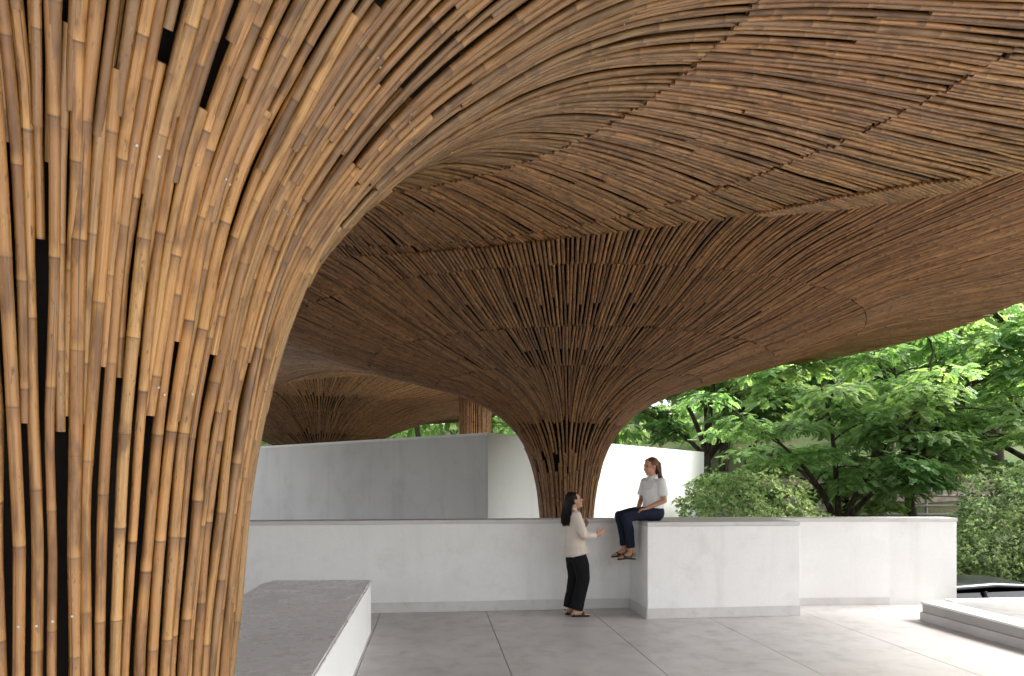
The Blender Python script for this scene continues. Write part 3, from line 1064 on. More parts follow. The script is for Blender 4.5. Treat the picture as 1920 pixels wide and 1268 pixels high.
shrub(7.9, 20.5, -1.6, 34, [(0, 0, 1.3, 1.0, 0.8), (1.4, 0.2, 1.1, 0.9, 0.8), (2.6, 0.1, 1.0, 0.8, 0.8), (-1.0, 0, 1.2, 0.9, 0.9)], 16000, 0.12, 0.035, M['leaf'],
      "low dark hedge-like bush below the leaning tree, between wall and railing", 1.2, 0.9)

# slope beyond: one mass of far foliage closing the view
R = np.random.default_rng(77)
V_, Q_, A_, nn = [], [], [], 0
for i in range(470):
    u = R.uniform(0, 1)
    px, dep = R.uniform(-300, 3300), R.uniform(44, 85)
    lat = (px - 960) / F_PX * dep
    x, y = lat * CY + dep * SY, dep * CY - lat * SY
    z = terrain_z(x, y) + R.uniform(0.5, 11.0)
    rad = R.uniform(1.6, 3.2)
    n = 170
    d = R.normal(0, 1, (n, 3)); d /= np.linalg.norm(d, axis=1)[:, None]
    c = np.array([x, y, z]) + d * rad * np.array([1, 1, 0.55]) * R.uniform(0.7, 1, n)[:, None]
    D = d + R.normal(0, 0.6, (n, 3)); D /= np.linalg.norm(D, axis=1)[:, None]
    Vv, q, at = leaflets(c, D, d + np.array([0, 0, 0.5]), R.uniform(0.5, 0.9, n), np.full(n, 0.2), np.clip(R.normal(0.45, 0.25, n), 0, 1), np.full(n, R.uniform()))
    V_.append(Vv); Q_.append(q + nn); A_.append(at); nn += len(Vv)
fw = link("far_woods", mesh_np("far_woods", np.concatenate(V_), [np.concatenate(Q_)], {"bam": np.concatenate(A_)}, False), M['leaf'])
tag(fw, kind='stuff')

# railing and garden wall on the slope
M['rail'] = plain("weathered_rail", (0.30, 0.28, 0.26), 0.6)
M['pink'] = plain("pink_render", (0.42, 0.32, 0.28), 0.85, var=0.2, scale=3)
rl = empty("garden_railing", (14.5, 23.5, -0.5), "grey horizontal railing glimpsed between the trunks above the parapet wall", "railing")
x0, y0, x1, y1 = 9.5, 24.3, 19.5, 21.6
dv = Vector((x1 - x0, y1 - y0, 0)); ln = dv.length; dv.normalize()
nrm2 = Vector((-dv.y, dv.x, 0))


def bar(name, a, b, r, mat, parent, sides=8):
    a, b = np.array(a, float), np.array(b, float)
    p = np.stack([a, (a + b) / 2, b])
    t = (b - a) / np.linalg.norm(b - a)
    n = np.array([0, 0, 1.0]) if abs(t[2]) < 0.9 else np.array([1.0, 0, 0])
    t4 = tube(p, np.tile(n, (3, 1)), np.full(3, r), sides, np.zeros(3), 0.5)
    return link(name, mesh_np(name, t4[0], [t4[1], t4[2]]), mat, parent)


for i in range(9):
    q = Vector((x0, y0, 0)) + dv * (ln * i / 8)
    bar("rail_post", (q.x, q.y, -1.6), (q.x, q.y, 1.22), 0.05, M['rail'], rl)
for z in (0.55, 0.85, 1.2):
    bar("rail", (x0 - nrm2.x * .055, y0 - nrm2.y * .055, z), (x1 - nrm2.x * .055, y1 - nrm2.y * .055, z), 0.045, M['rail'], rl)
gw = tag(prism("garden_wall", [(10, 27.6), (22, 24.4), (22.1, 24.7), (10.1, 27.9)], -1.6, 1.9, M['pink']), "faded pink garden wall glimpsed far behind the railing and trunks", "wall", kind='thing')

# ------------------------------------------------------------------ parked car (road lies lower than the terrace)
k = NT("black_car_paint")
k.p.inputs["Coat Weight"].default_value = 0.25
k.p.inputs["Coat Roughness"].default_value = 0.03
M['paint'] = k.set(0.3, 0.25, (0.008, 0.009, 0.012))
k = NT("tinted_glass")
M['glass'] = k.set(0.03, 0.6, (0.012, 0.014, 0.016))
M['rubber'] = plain("tyre_rubber", (0.02, 0.02, 0.02), 0.85)
M['alloy'] = plain("alloy_wheel", (0.5, 0.5, 0.52), 0.3, 0.5, 0.9)
M['lamp'] = plain("headlight_glass", (0.7, 0.72, 0.75), 0.1, 0.6)
M['tail'] = plain("tail_light", (0.4, 0.02, 0.02), 0.2, 0.5)
car = empty("parked_car", (9.75, 11.2, -1.55), "black car parked below the terrace at the right, only its roof and windows showing", "car")


def loft(name, secs, mat, parent, closed=True):
    n = len(secs[0])
    Vl = np.array([p for s_ in secs for p in s_], float)
    q = [(i * n + j, i * n + (j + 1) % n, (i + 1) * n + (j + 1) % n, (i + 1) * n + j) for i in range(len(secs) - 1) for j in range(n if closed else n - 1)]
    caps = [list(range(n))[::-1], [(len(secs) - 1) * n + j for j in range(n)]] if closed else []
    me = mesh_np(name, Vl, [q, caps] if closed else [q])
    return link_local(name, me, mat, parent)


def body_sec(x, zb, zt, w_, rr):
    return [(x, -w_, zb), (x, -w_ * 1.02, (zb + zt) * 0.5), (x, -w_ * 0.97, zt - rr), (x, -w_ * 0.86, zt), (x, 0, zt + 0.02), (x, w_ * 0.86, zt), (x, w_ * 0.97, zt - rr), (x, w_ * 1.02, (zb + zt) * 0.5), (x, w_, zb)]


loft("body", [body_sec(-2.2, 0.45, 0.80, 0.70, .08), body_sec(-2.12, 0.28, 0.98, 0.83, .08), body_sec(-1.6, 0.24, 1.03, 0.88, .08), body_sec(0.9, 0.24, 0.99, 0.89, .08),
             body_sec(1.6, 0.24, 0.92, 0.88, .08), body_sec(2.1, 0.27, 0.80, 0.82, .08), body_sec(2.25, 0.42, 0.68, 0.70, .06)], M['paint'], car)


def cab(x, z, wt):
    return [(x, -wt, z - 0.03), (x, -wt * 0.8, z + 0.02), (x, 0, z + 0.045), (x, wt * 0.8, z + 0.02), (x, wt, z - 0.03), (x, wt * 0.9, z - 0.06), (x, -wt * 0.9, z - 0.06)]


loft("roof", [cab(-1.62, 1.40, 0.60), cab(-1.3, 1.50, 0.63), cab(-0.4, 1.555, 0.65), cab(0.2, 1.53, 0.64), cab(0.52, 1.46, 0.62)], M['paint'], car)
gl = [(-2.0, 1.0, 0.80), (-1.66, 1.40, 0.585), (0.52, 1.44, 0.60), (1.28, 0.97, 0.78)]
for sgn in (-1, 1):
    v = [(x, sgn * y, z) for x, z, y in gl]
    me = mesh_np("side_window", np.array(v + [(x, y - sgn * 0.02, z) for x, y, z in v]), [[(0, 1, 2, 3), (7, 6, 5, 4), (0, 4, 5, 1), (1, 5, 6, 2), (2, 6, 7, 3), (3, 7, 4, 0)]], smooth=False)
    link_local("side_window", me, M['glass'], car)
    for xa, xb, ta in ((-0.62, -0.60, 1.44), (0.50, 1.26, 1.44), (-1.66, -1.98, 1.40)):
        a_ = np.array([[xa, sgn * 0.615, ta], [xb, sgn * 0.80, 0.99]])
        pth = np.stack([a_[0], a_.mean(0), a_[1]])
        t4 = tube(pth, np.tile([0, 1.0, 0.2], (3, 1)), np.full(3, 0.035), 6, np.zeros(3), 0.5)
        link_local("pillar", mesh_np("pillar", t4[0], [t4[1], t4[2]]), M['paint'], car)
for nm, a_, b_ in (("windscreen", gl[2], gl[3]), ("rear_window", gl[1], gl[0])):
    v = [(a_[0], -a_[2], a_[1]), (a_[0], a_[2], a_[1]), (b_[0], b_[2], b_[1]), (b_[0], -b_[2], b_[1])]
    v2 = [(x * 0.985, y * 0.98, z - 0.015) for x, y, z in v]
    link_local(nm, mesh_np(nm, np.array(v + v2), [[(0, 1, 2, 3), (7, 6, 5, 4), (0, 4, 5, 1), (1, 5, 6, 2), (2, 6, 7, 3), (3, 7, 4, 0)]], smooth=False), M['glass'], car)
for x in (-1.35, 1.4):
    for y in (-0.80, 0.80):
        an = np.linspace(0, 2 * np.pi, 24, endpoint=False)
        def ring(r, yy): return [(x + r * math.cos(t), y + yy, 0.33 + r * math.sin(t)) for t in an]
        tw = loft("wheel", [ring(0.21, -0.09), ring(0.30, -0.105), ring(0.33, -0.07), ring(0.33, 0.07), ring(0.30, 0.105), ring(0.21, 0.09)], M['rubber'], car)
        sg = 1 if y > 0 else -1
        rm = loft("rim", [ring(0.215, -0.06 * sg), ring(0.205, 0.085 * sg), ring(0.16, 0.07 * sg), ring(0.04, 0.10 * sg)], M['alloy'], tw)
for y in (-0.6, 0.6):
    bm = bmesh.new(); bmesh.ops.create_uvsphere(bm, u_segments=12, v_segments=8, radius=1.0)
    bmesh.ops.scale(bm, vec=(0.10, 0.17, 0.065), verts=bm.verts); bmesh.ops.translate(bm, vec=(2.16, y, 0.66), verts=bm.verts)
    link_local("headlight", bm_mesh(bm, "headlight", True), M['lamp'], car)
    bm = bmesh.new(); bmesh.ops.create_uvsphere(bm, u_segments=12, v_segments=8, radius=1.0)
    bmesh.ops.scale(bm, vec=(0.08, 0.15, 0.08), verts=bm.verts); bmesh.ops.translate(bm, vec=(-2.13, y, 0.85), verts=bm.verts)
    link_local("tail_light", bm_mesh(bm, "tail_light", True), M['tail'], car)
    sy = 1 if y > 0 else -1
    bm = bmesh.new(); bmesh.ops.create_uvsphere(bm, u_segments=12, v_segments=8, radius=1.0)
    bmesh.ops.scale(bm, vec=(0.07, 0.10, 0.07), verts=bm.verts); bmesh.ops.translate(bm, vec=(0.85, sy * 0.98, 1.03), verts=bm.verts)
    link_local("wing_mirror", bm_mesh(bm, "wing_mirror", True), M['paint'], car)

# ------------------------------------------------------------------ people
def skin_material(name, a, b):
    k = NT(name)
    g = k.n("ShaderNodeTexCoord").outputs["Object"]
    c = k.mix(k.rng(k.noise(g, 14, 4), 0.35, 0.65), a, b)
    k.p.inputs["Subsurface Weight"].default_value = 0.08
    k.p.inputs["Subsurface Radius"].default_value = (0.02, 0.008, 0.004)
    return k.set(0.5, 0.35, c)


def cloth(name, col, var=0.12, folds=0.8, scale=9, rough=0.85, sheen=0.15):
    k = NT(name)
    g = k.n("ShaderNodeTexCoord").outputs["Object"]
    f = k.noise(k.mapping(g, (1, 1, 0.45)), scale, 4, 0.55, 0.6)
    c = k.mix(k.rng(k.noise(g, 200, 2), 0.3, 0.7), tuple(x * (1 - var) for x in col), col)
    k.bump(f, folds, 0.03)
    k.p.inputs["Sheen Weight"].default_value = sheen
    return k.set(rough, 0.2, c)


M['skin'] = skin_material("skin", (0.40, 0.22, 0.145), (0.46, 0.265, 0.18))
M['skin_tan'] = skin_material("skin_tan", (0.38, 0.195, 0.115), (0.43, 0.23, 0.14))
M['lips'] = plain("lips", (0.32, 0.11, 0.09), 0.45)
M['eye'] = plain("eye", (0.03, 0.018, 0.012), 0.15, 0.5)
M['hair_black'] = plain("black_hair", (0.008, 0.006, 0.005), 0.6, 0.2, var=0.5, scale=60)
M['hair_brown'] = plain("brown_hair", (0.105, 0.045, 0.022), 0.55, 0.25, var=0.45, scale=60)
M['cream'] = cloth("cream_blouse", (0.60, 0.52, 0.45))
M['blouse'] = cloth("white_blouse", (0.68, 0.67, 0.66), 0.08)
M['black_cloth'] = cloth("black_trousers", (0.006, 0.006, 0.007), 0.3, sheen=0.0)
M['navy'] = cloth("navy_trousers", (0.013, 0.017, 0.036), 0.3, sheen=0.0)
M['leather'] = plain("black_leather", (0.012, 0.011, 0.011), 0.4, 0.4)


def frame(yaw, pitch=0.0):
    f = np.array([math.cos(yaw), math.sin(yaw), 0])
    l = np.array([-math.sin(yaw), math.cos(yaw), 0])
    u = np.array([0, 0, 1.0])
    f2 = f * math.cos(pitch) + u * math.sin(pitch)
    u2 = u * math.cos(pitch) - f * math.sin(pitch)
    return f2, l, u2


def tol(fr, org, p):
    return org + fr[0] * p[0] + fr[1] * p[1] + fr[2] * p[2]


class Blob:
    def __init__(self):
        self.bm = bmesh.new()

    def chain(self, pts, rad, side=None, n=14, c0=1.0, c1=1.0):
        """loft through pts; rad scalars or (across side, other) pairs; rounded ends"""
        P = [np.array(p, float) for p in pts]
        Rr = [(r, r) if np.isscalar(r) else r for r in rad]
        tg = []
        for i in range(len(P)):
            t = P[min(i + 1, len(P) - 1)] - P[max(i - 1, 0)]
            tg.append(t / (np.linalg.norm(t) + 1e-9))
        rings = []

        def add(c, t, ra, rb):
            s = np.array(side, float) if side is not None else (np.array([0.3, 1, 0.1]) if abs(t[1]) < 0.85 else np.array([1, 0.2, 0.1]))
            s = s - t * (s @ t)
            s /= np.linalg.norm(s)
            b = np.cross(t, s)
            rings.append([self.bm.verts.new(c + s * ra * math.cos(a) + b * rb * math.sin(a)) for a in np.linspace(0, 2 * np.pi, n, endpoint=False)])
        for e in (0.95, 0.75, 0.4):
            c_ = math.sqrt(1 - e * e)
            add(P[0] - tg[0] * min(Rr[0]) * e * c0, tg[0], Rr[0][0] * c_, Rr[0][1] * c_)
        for p, t, r in zip(P, tg, Rr):
            add(p, t, *r)
        for e in (0.4, 0.75, 0.95):
            c_ = math.sqrt(1 - e * e)
            add(P[-1] + tg[-1] * min(Rr[-1]) * e * c1, tg[-1], Rr[-1][0] * c_, Rr[-1][1] * c_)
        for a, b in zip(rings[:-1], rings[1:]):
            for i in range(n):
                self.bm.faces.new((a[i], a[(i + 1) % n], b[(i + 1) % n], b[i]))
        self.bm.faces.new(rings[0][::-1])
        self.bm.faces.new(rings[-1])

    def ball(self, c, r, fr):
        ret = bmesh.ops.create_uvsphere(self.bm, u_segments=20, v_segments=14, radius=1.0)
        for v in ret['verts']:
            p = np.array(v.co)
            v.co = Vector(np.array(c) + fr[0] * p[0] * r[0] + fr[1] * p[1] * r[1] + fr[2] * p[2] * r[2])

    def build(self, name, mat, parent, voxel, smooth=3, disp=0.0, dscale=0.08):
        me = bm_mesh(self.bm, name)
        tmp = bpy.data.objects.new("tmp", me)
        COL.objects.link(tmp)
        m = tmp.modifiers.new("r", 'REMESH')
        m.mode = 'VOXEL'
        m.voxel_size = voxel
        m = tmp.modifiers.new("s", 'SMOOTH')
        m.iterations = smooth
        m.factor = 0.5
        if disp:
            tx = bpy.data.textures.new(name + "_folds", 'CLOUDS')
            tx.noise_scale = dscale
            d = tmp.modifiers.new("d", 'DISPLACE')
            d.texture = tx
            d.strength = disp
            d.mid_level = 0.5
        dg = bpy.context.evaluated_depsgraph_get()
        out = bpy.data.meshes.new_from_object(tmp.evaluated_get(dg))
        bpy.data.objects.remove(tmp)
        bpy.data.meshes.remove(me)
        out.name = name
        out.materials.clear()
        out.shade_smooth()
        return link(name, out, mat, parent)


def add_head(B, fr, c):
    h = lambda *p: tol(fr, c, p)
    B.ball(h(-0.012, 0, 0.022), (0.094, 0.074, 0.092), fr)
    B.ball(h(0.028, 0, -0.045), (0.060, 0.055, 0.072), fr)
    B.ball(h(0.062, 0, -0.098), (0.024, 0.026, 0.020), fr)
    B.ball(h(0.068, 0.030, -0.035), (0.022, 0.022, 0.022), fr)
    B.ball(h(0.068, -0.030, -0.035), (0.022, 0.022, 0.022), fr)
    B.chain([h(0.078, 0, 0.016), h(0.094, 0, -0.012), h(0.104, 0, -0.032)], [0.010, 0.011, 0.013], n=10)
    B.chain([h(0.074, -0.042, 0.024), h(0.082, 0, 0.024), h(0.074, 0.042, 0.024)], [0.009, 0.011, 0.009], n=8)
    B.chain([h(0.080, -0.018, -0.066), h(0.088, 0, -0.066), h(0.080, 0.018, -0.066)], [0.007, 0.011, 0.007], n=8)
    for s_ in (-1, 1):
        B.ball(h(-0.008, s_ * 0.075, -0.012), (0.016, 0.008, 0.029), fr)


def strands(name, root, mat, guides, n, r, amp, seed):
    """loose locks: thin tubes spread between a left and a right guide line"""
    R = np.random.default_rng(seed)
    sp = Soup()
    G = np.array(guides)                     # (k guides, m points, 3)
    for i in range(n):
        u = R.uniform(0, len(G) - 1)
        a = int(min(u, len(G) - 2))
        p = G[a] * (1 - (u - a)) + G[a + 1] * (u - a)
        m = 12
        t = np.linspace(0, len(p) - 1, m)
        q = np.stack([np.interp(t, np.arange(len(p)), p[:, c]) for c in range(3)], 1)
        ph = R.uniform(0, 6.28)
        w_ = np.linspace(0.1, 1, m)[:, None]
        q = q + R.normal(0, amp, 3) * w_ + amp * 0.6 * np.stack([np.sin(t * 1.9 + ph), np.cos(t * 1.7 + ph), 0 * t], 1) * w_
        q = q[:max(6, int(m * R.uniform(0.8, 1.0)))]
        sp.add(*tube(q, np.tile([0.3, 0.9, 0.1], (len(q), 1)), np.linspace(r, r * 0.35, len(q)), 5, np.zeros(len(q)), 0.5))
    link(name, sp.mesh(name), mat, root)


def face_parts(root, fr, c, brow):
    for s_ in (-1, 1):
        bm = bmesh.new(); b = Blob(); b.bm.free(); b.bm = bm
        b.ball(tol(fr, c, (0.0775, s_ * 0.031, 0.003)), (0.008, 0.014, 0.007), fr)
        link("eye", bm_mesh(bm, "eye", True), M['eye'], root)
        bm = bmesh.new(); b.bm = bm
        b.chain([tol(fr, c, (0.078, s_ * 0.052, 0.022)), tol(fr, c, (0.088, s_ * 0.032, 0.029)), tol(fr, c, (0.090, s_ * 0.012, 0.025))], [0.003, 0.004, 0.003], n=6)
        link("eyebrow", bm_mesh(bm, "eyebrow", True), brow, root)
    bm = bmesh.new(); b = Blob(); b.bm.free(); b.bm = bm
    b.chain([tol(fr, c, (0.083, -0.021, -0.066)), tol(fr, c, (0.097, 0, -0.0655)), tol(fr, c, (0.083, 0.021, -0.066))], [0.004, 0.0065, 0.004], n=8)
    link("lips", bm_mesh(bm, "lips", True), M['lips'], root)


def add_hand(B, wrist, d, palm_n, thumb_side, curl, scale=1.0):
    """palm with four unequal bent fingers and a thumb; d = pointing direction, palm_n = direction the palm faces"""
    d = np.array(d, float); d /= np.linalg.norm(d)
    n = np.array(palm_n, float); n -= d * (n @ d); n /= np.linalg.norm(n)
    s = np.cross(d, n) * thumb_side
    w = np.array(wrist, float)
    B.chain([w - d * 0.01, w + d * 0.035 * scale, w + d * 0.078 * scale], [(0.025, 0.019), (0.036, 0.016), (0.038, 0.013)], side=s, n=12)
    for i, (off, ln) in enumerate(((0.029, 0.070), (0.010, 0.078), (-0.010, 0.073), (-0.028, 0.057))):
        p = w + d * 0.072 * scale + s * off
        pts, a = [p], 0.12
        for f in (0.45, 0.31, 0.24):
            a += curl * (0.7 + 0.1 * i)
            p = p + (d * math.cos(a) + n * math.sin(a) + s * off * 1.2) * ln * f * scale
            pts.append(p)
        B.chain(pts, [0.0092, 0.0086, 0.0080, 0.0070], n=8)
    p = w + d * 0.018 + s * 0.026
    B.chain([p, p + (d * 0.5 + s * 0.75 + n * 0.25) * 0.034, p + (d * 0.9 + s * 0.85 + n * 0.45) * 0.052], [0.0125, 0.0105, 0.0085], n=8)


# --- standing woman: profile, facing right, looking up
org = np.array([1.82, 8.80, 0.0])
fr = frame(math.radians(4))
P = lambda f, l, z: tol(fr, org, (f, l, z))
w1 = empty("person", tuple(org), "standing woman in cream blouse and black trousers, hands raised, looking up at the seated woman", "person")
hf = frame(math.radians(4), math.radians(17))
hc = P(-0.012, 0, 1.488)
B_ = Blob()
add_head(B_, hf, hc)
B_.chain([P(-0.035, 0, 1.30), P(-0.025, 0, 1.38), P(-0.012, 0, 1.45)], [(0.065, 0.055), (0.048, 0.050), (0.048, 0.052)], side=fr[1])
B_.chain([P(0, 0, 0.82), P(-0.005, 0, 0.98), P(0.005, 0, 1.16), P(-0.02, 0, 1.29), P(-0.03, 0, 1.335)], [(0.135, 0.10), (0.105, 0.08), (0.125, 0.088), (0.145, 0.065), (0.09, 0.05)], side=fr[1])
armR = [P(-0.025, -0.165, 1.295), P(0.055, -0.215, 1.055), P(0.235, -0.185, 1.045)]
armL = [P(-0.025, 0.165, 1.295), P(0.07, 0.205, 1.06), P(0.155, 0.115, 1.135)]
for sgn, a in ((-1, armR), (1, armL)):
    B_.chain([a[0], (a[0] + a[1]) / 2, a[1]], [0.043, 0.039, 0.032])
    B_.chain([a[1], (a[1] * 0.6 + a[2] * 0.4), a[2]], [0.032, 0.031, 0.021])
add_hand(B_, armR[2], [0.86, 0.1, 0.42], [0.1, 0.9, 0.4], 1, 0.28)
add_hand(B_, armL[2], [0.35, -0.45, 0.82], [-0.4, -0.7, 0.2], -1, 0.35)
legs1 = ((-1, 0.085, -0.005), (1, 0.015, -0.045))
for sgn, kf, af in legs1:
    B_.chain([P(0.0, sgn * 0.085, 0.83), P(kf * 0.7, sgn * 0.085, 0.65), P(kf, sgn * 0.08, 0.47), P((kf + af) / 2 - 0.015, sgn * 0.078, 0.30), P(af, sgn * 0.075, 0.10)], [0.080, 0.068, 0.050, 0.048, 0.034])
    B_.chain([P(af - 0.045, sgn * 0.078, 0.040), P(af + 0.03, sgn * 0.08, 0.055), P(af + 0.10, sgn * 0.085, 0.034), P(af + 0.165, sgn * 0.09, 0.026)], [(0.032, 0.028), (0.036, 0.040), (0.042, 0.022), (0.034, 0.012)], side=fr[1])
    B_.chain([P(af, sgn * 0.075, 0.12), P(af - 0.01, sgn * 0.076, 0.05)], [0.034, 0.032])
B_.build("body", M['skin'], w1, 0.0065, 2)
face_parts(w1, hf, hc, M['hair_black'])
b = Blob()                                    # hair: long, wavy, down the back
h = lambda *p: tol(hf, hc, p)
b.ball(h(-0.028, 0, 0.028), (0.096, 0.083, 0.092), hf)
b.chain([h(-0.03, 0, 0.085), h(-0.095, 0, 0.02), P(-0.115, 0, 1.40), P(-0.125, 0, 1.30), P(-0.13, -0.01, 1.22)], [(0.05, 0.04), (0.075, 0.035), (0.080, 0.038), (0.080, 0.034), (0.05, 0.018)], side=fr[1], n=18)
b.build("hair", M['hair_black'], w1, 0.009, 2, 0.012, 0.03)
gd = []
for a_ in np.linspace(-1, 1, 9):
    e_ = 1 - a_ * a_
    gd.append([h(0.045 - 0.05 * e_, a_ * 0.05, 0.085 + 0.028 * e_), h(-0.03 - 0.075 * e_, a_ * 0.085, 0.02), P(-0.075 - 0.075 * e_, a_ * 0.092, 1.39), P(-0.095 - 0.075 * e_, a_ * 0.10, 1.29), P(-0.10 - 0.06 * e_, a_ * 0.09, 1.20), P(-0.10 - 0.05 * e_, a_ * 0.075, 1.145)])
strands("hair_locks", w1, M['hair_black'], gd, 230, 0.0065, 0.012, 5)
b = Blob()                                    # loose blouse, longer at the back
tl = frame(math.radians(4), math.radians(12))
b.chain([P(0.028, 0, 0.800), P(0.004, 0, 0.90), P(0.0, 0, 1.02), P(0.008, 0, 1.17), P(-0.018, 0, 1.285), P(-0.03, 0, 1.345)], [(0.198, 0.168), (0.182, 0.146), (0.150, 0.118), (0.160, 0.122), (0.168, 0.088), (0.072, 0.062)], side=fr[1], n=24, c0=0.12)
for a in (armR, armL):
    b.chain([a[0], (a[0] + a[1]) / 2, a[1]], [0.064, 0.060, 0.054])
    b.chain([a[1], (a[1] * 0.5 + a[2] * 0.5), a[1] * 0.1 + a[2] * 0.9], [0.054, 0.052, 0.040], c1=0.2)
b.build("blouse", M['cream'], w1, 0.009, 3, 0.014, 0.07)
b = Blob()
b.chain([P(0, 0, 0.80), P(-0.003, 0, 0.90), P(-0.004, 0, 0.97)], [(0.155, 0.125), (0.150, 0.115), (0.125, 0.10)], side=fr[1], n=20)
for sgn, kf, af in legs1:
    b.chain([P(0.0, sgn * 0.082, 0.83), P(kf * 0.75, sgn * 0.084, 0.65), P(kf, sgn * 0.082, 0.47), P((kf + af) / 2, sgn * 0.08, 0.28), P(af - 0.005, sgn * 0.078, 0.095)], [(0.088, 0.112), (0.084, 0.102), (0.078, 0.088), (0.074, 0.084), (0.074, 0.090)], side=fr[1], n=18, c1=0.12)
b.build("trousers", M['black_cloth'], w1, 0.009, 3, 0.014, 0.09)
for sgn, kf, af in legs1:
    b = Blob()
    b.chain([P(af - 0.06, sgn * 0.079, 0.009), P(af + 0.05, sgn * 0.084, 0.009), P(af + 0.165, sgn * 0.092, 0.009)], [(0.035, 0.0085), (0.038, 0.0085), (0.040, 0.0085)], side=fr[1])
    b.chain([P(af + 0.085, sgn * 0.086 - 0.05, 0.015), P(af + 0.08, sgn * 0.086 - 0.035, 0.05), P(af + 0.08, sgn * 0.086, 0.064), P(af + 0.08, sgn * 0.086 + 0.035, 0.05), P(af + 0.085, sgn * 0.086 + 0.05, 0.015)], [(0.022, 0.006)] * 5, side=fr[0])
    b.chain([P(af - 0.03, sgn * 0.079 - 0.04, 0.02), P(af - 0.075, sgn * 0.079, 0.07), P(af - 0.03, sgn * 0.079 + 0.04, 0.02)], [0.008] * 3)
    b.build("sandal", M['leather'], w1, 0.006, 1)

# --- seated woman on the block's edge, legs hanging, facing left
org2 = np.array([2.868, 8.84, CT])
ft, fl = frame(math.radians(203)), frame(math.radians(186))
T = lambda f, l, z: tol(ft, org2, (f, l, z))
Lg = lambda f, l, z: tol(fl, org2, (f, l, z))
w2 = empty("person", tuple(org2), "seated woman in white short-sleeved blouse and navy trousers, legs hanging over the block's edge", "person")
hf = frame(math.radians(196), math.radians(-9))
hc = T(0.035, 0, 0.715)
B_ = Blob()
add_head(B_, hf, hc)
B_.chain([T(0.0, 0, 0.53), T(0.012, 0, 0.60), T(0.022, 0, 0.675)], [(0.06, 0.05), (0.047, 0.048), (0.047, 0.050)], side=ft[1])
B_.chain([T(0, 0, 0.12), T(-0.01, 0, 0.25), T(0.0, 0, 0.40), T(0.0, 0, 0.495), T(0.0, 0, 0.535)], [(0.14, 0.10), (0.108, 0.08), (0.125, 0.088), (0.135, 0.058), (0.08, 0.042)], side=ft[1])
aL = [T(-0.005, 0.165, 0.505), T(-0.02, 0.205, 0.265), T(0.19, 0.085, 0.165)]
aR = [T(-0.005, -0.165, 0.505), T(0.03, -0.20, 0.27), T(0.20, -0.06, 0.16)]
for a in (aL, aR):
    B_.chain([a[0], (a[0] + a[1]) / 2, a[1]], [0.044, 0.040, 0.032])
    B_.chain([a[1], a[1] * 0.6 + a[2] * 0.4, a[2]], [0.032, 0.032, 0.022])
add_hand(B_, aL[2], ft[0] * 0.9 - ft[1] * 0.25 + np.array([0, 0, -0.18]), [0, 0, -1], -1, 0.22)
add_hand(B_, aR[2] + np.array([0, 0, -0.012]), ft[0] * 0.9 + ft[1] * 0.30 + np.array([0, 0, -0.2]), [0, 0, -1], 1, 0.22)
legs2 = ((1, 0.415, 0.335, 0.0, 0.02), (-1, 0.43, 0.375, 0.02, 0.0))      # side, knee f, ankle f, foot lift, inward
for sgn, kf, af, lift, inw in legs2:
    l = sgn * 0.085
    B_.chain([Lg(0.0, l, 0.10), Lg(kf * 0.55, l, 0.095), Lg(kf, l, 0.065)], [0.082, 0.072, 0.052])
    B_.chain([Lg(kf, l, 0.065), Lg((kf + af) / 2 - 0.02, l * 0.85, -0.12), Lg(af, l * 0.7, -0.37 + lift)], [0.052, 0.050, 0.034])
    B_.chain([Lg(af, l * 0.7, -0.36 + lift), Lg(af - 0.015, l * 0.7, -0.43 + lift)], [0.034, 0.031])
    B_.chain([Lg(af - 0.045, l * 0.7, -0.435 + lift), Lg(af + 0.03, l * 0.7, -0.425 + lift), Lg(af + 0.10, l * 0.72, -0.455 + lift), Lg(af + 0.165, l * 0.74, -0.47 + lift)], [(0.032, 0.028), (0.036, 0.038), (0.042, 0.022), (0.034, 0.012)], side=fl[1])
B_.build("body", M['skin_tan'], w2, 0.0065, 2)
face_parts(w2, hf, hc, M['hair_brown'])
b = Blob()
h = lambda *p: tol(hf, hc, p)
b.ball(h(-0.026, 0, 0.029), (0.095, 0.081, 0.090), hf)
b.chain([h(-0.04, 0, 0.085), h(-0.095, 0, 0.02), T(-0.08, 0.0, 0.62), T(-0.088, 0, 0.54), T(-0.09, 0, 0.50)], [(0.05, 0.035), (0.078, 0.036), (0.080, 0.036), (0.078, 0.03), (0.06, 0.016)], side=ft[1], n=18)
b.build("hair", M['hair_brown'], w2, 0.009, 2, 0.006, 0.03)
gd = []
for a_ in np.linspace(-1, 1, 9):
    e_ = 1 - a_ * a_
    gd.append([h(0.05 - 0.05 * e_, a_ * 0.045, 0.083 + 0.028 * e_), h(-0.03 - 0.075 * e_, a_ * 0.082, 0.02), T(-0.045 - 0.06 * e_, a_ * 0.08, 0.625), T(-0.085 - 0.055 * e_, a_ * 0.09, 0.54), T(-0.105 - 0.05 * e_, a_ * 0.09, 0.43)])
strands("hair_locks", w2, M['hair_brown'], gd, 260, 0.006, 0.007, 6)
b = Blob()
b.chain([T(-0.005, 0, 0.165), T(-0.01, 0, 0.26), T(0.003, 0, 0.40), T(-0.002, 0, 0.505), T(0.0, 0, 0.558)], [(0.152, 0.125), (0.150, 0.122), (0.158, 0.122), (0.165, 0.085), (0.075, 0.062)], side=ft[1], n=24, c0=0.25)
for a in (aL, aR):
    b.chain([a[0], a[0] * 0.55 + a[1] * 0.45, a[0] * 0.28 + a[1] * 0.72], [0.060, 0.064, 0.068], c1=0.15)
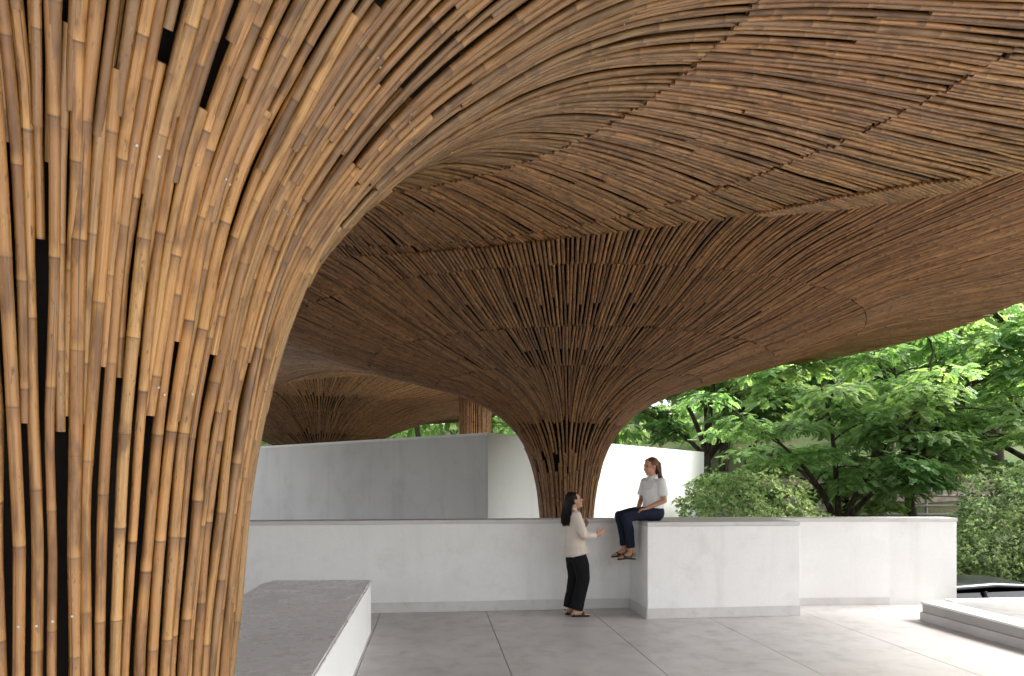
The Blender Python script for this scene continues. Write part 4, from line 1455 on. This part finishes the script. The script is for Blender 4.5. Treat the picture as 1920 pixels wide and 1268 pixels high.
b.build("blouse", M['blouse'], w2, 0.009, 3, 0.013, 0.07)
b = Blob()
for s_ in (-1, 1):
    b.chain([T(-0.055, s_ * 0.03, 0.60), T(-0.01, s_ * 0.065, 0.588), T(0.045, s_ * 0.050, 0.555), T(0.078, s_ * 0.028, 0.515)], [(0.008, 0.020), (0.008, 0.022), (0.008, 0.024), (0.007, 0.020)])
b.build("collar", M['blouse'], w2, 0.006, 1)
b = Blob()
b.chain([T(-0.01, 0, 0.10), T(-0.012, 0, 0.17), T(-0.012, 0, 0.215)], [(0.165, 0.125), (0.150, 0.112), (0.128, 0.098)], side=ft[1], n=20)
for sgn, kf, af, lift, inw in legs2:
    l = sgn * 0.085
    b.chain([Lg(-0.02, l, 0.098), Lg(kf * 0.55, l, 0.094), Lg(kf, l, 0.062)], [(0.098, 0.094), (0.086, 0.084), (0.070, 0.068)], side=fl[1], n=16)
    b.chain([Lg(kf, l, 0.062), Lg((kf + af) / 2 - 0.015, l * 0.85, -0.12), Lg(af, l * 0.7, -0.34 + lift)], [0.070, 0.064, 0.056], c1=0.15)
b.build("trousers", M['navy'], w2, 0.009, 3, 0.012, 0.08)
for sgn, kf, af, lift, inw in legs2:
    l = sgn * 0.06
    Q = lambda f, dl, z: Lg(af + f, l + dl, -0.49 + lift + z)
    b = Blob()
    b.chain([Q(-0.06, 0, 0.0), Q(0.05, 0.002, 0.008), Q(0.17, 0.004, 0.0)], [(0.035, 0.010), (0.038, 0.010), (0.040, 0.010)], side=fl[1])
    b.chain([Q(0.09, -0.048, 0.01), Q(0.085, -0.034, 0.046), Q(0.085, 0, 0.060), Q(0.085, 0.034, 0.046), Q(0.09, 0.048, 0.01)], [(0.030, 0.006)] * 5, side=fl[0])
    b.chain([Q(0.02, -0.042, 0.01), Q(-0.02, -0.036, 0.075), Q(0.02, 0, 0.098), Q(-0.02, 0.036, 0.075), Q(0.02, 0.042, 0.01)], [0.008] * 5)
    b.build("sandal", M['leather'], w2, 0.006, 1)
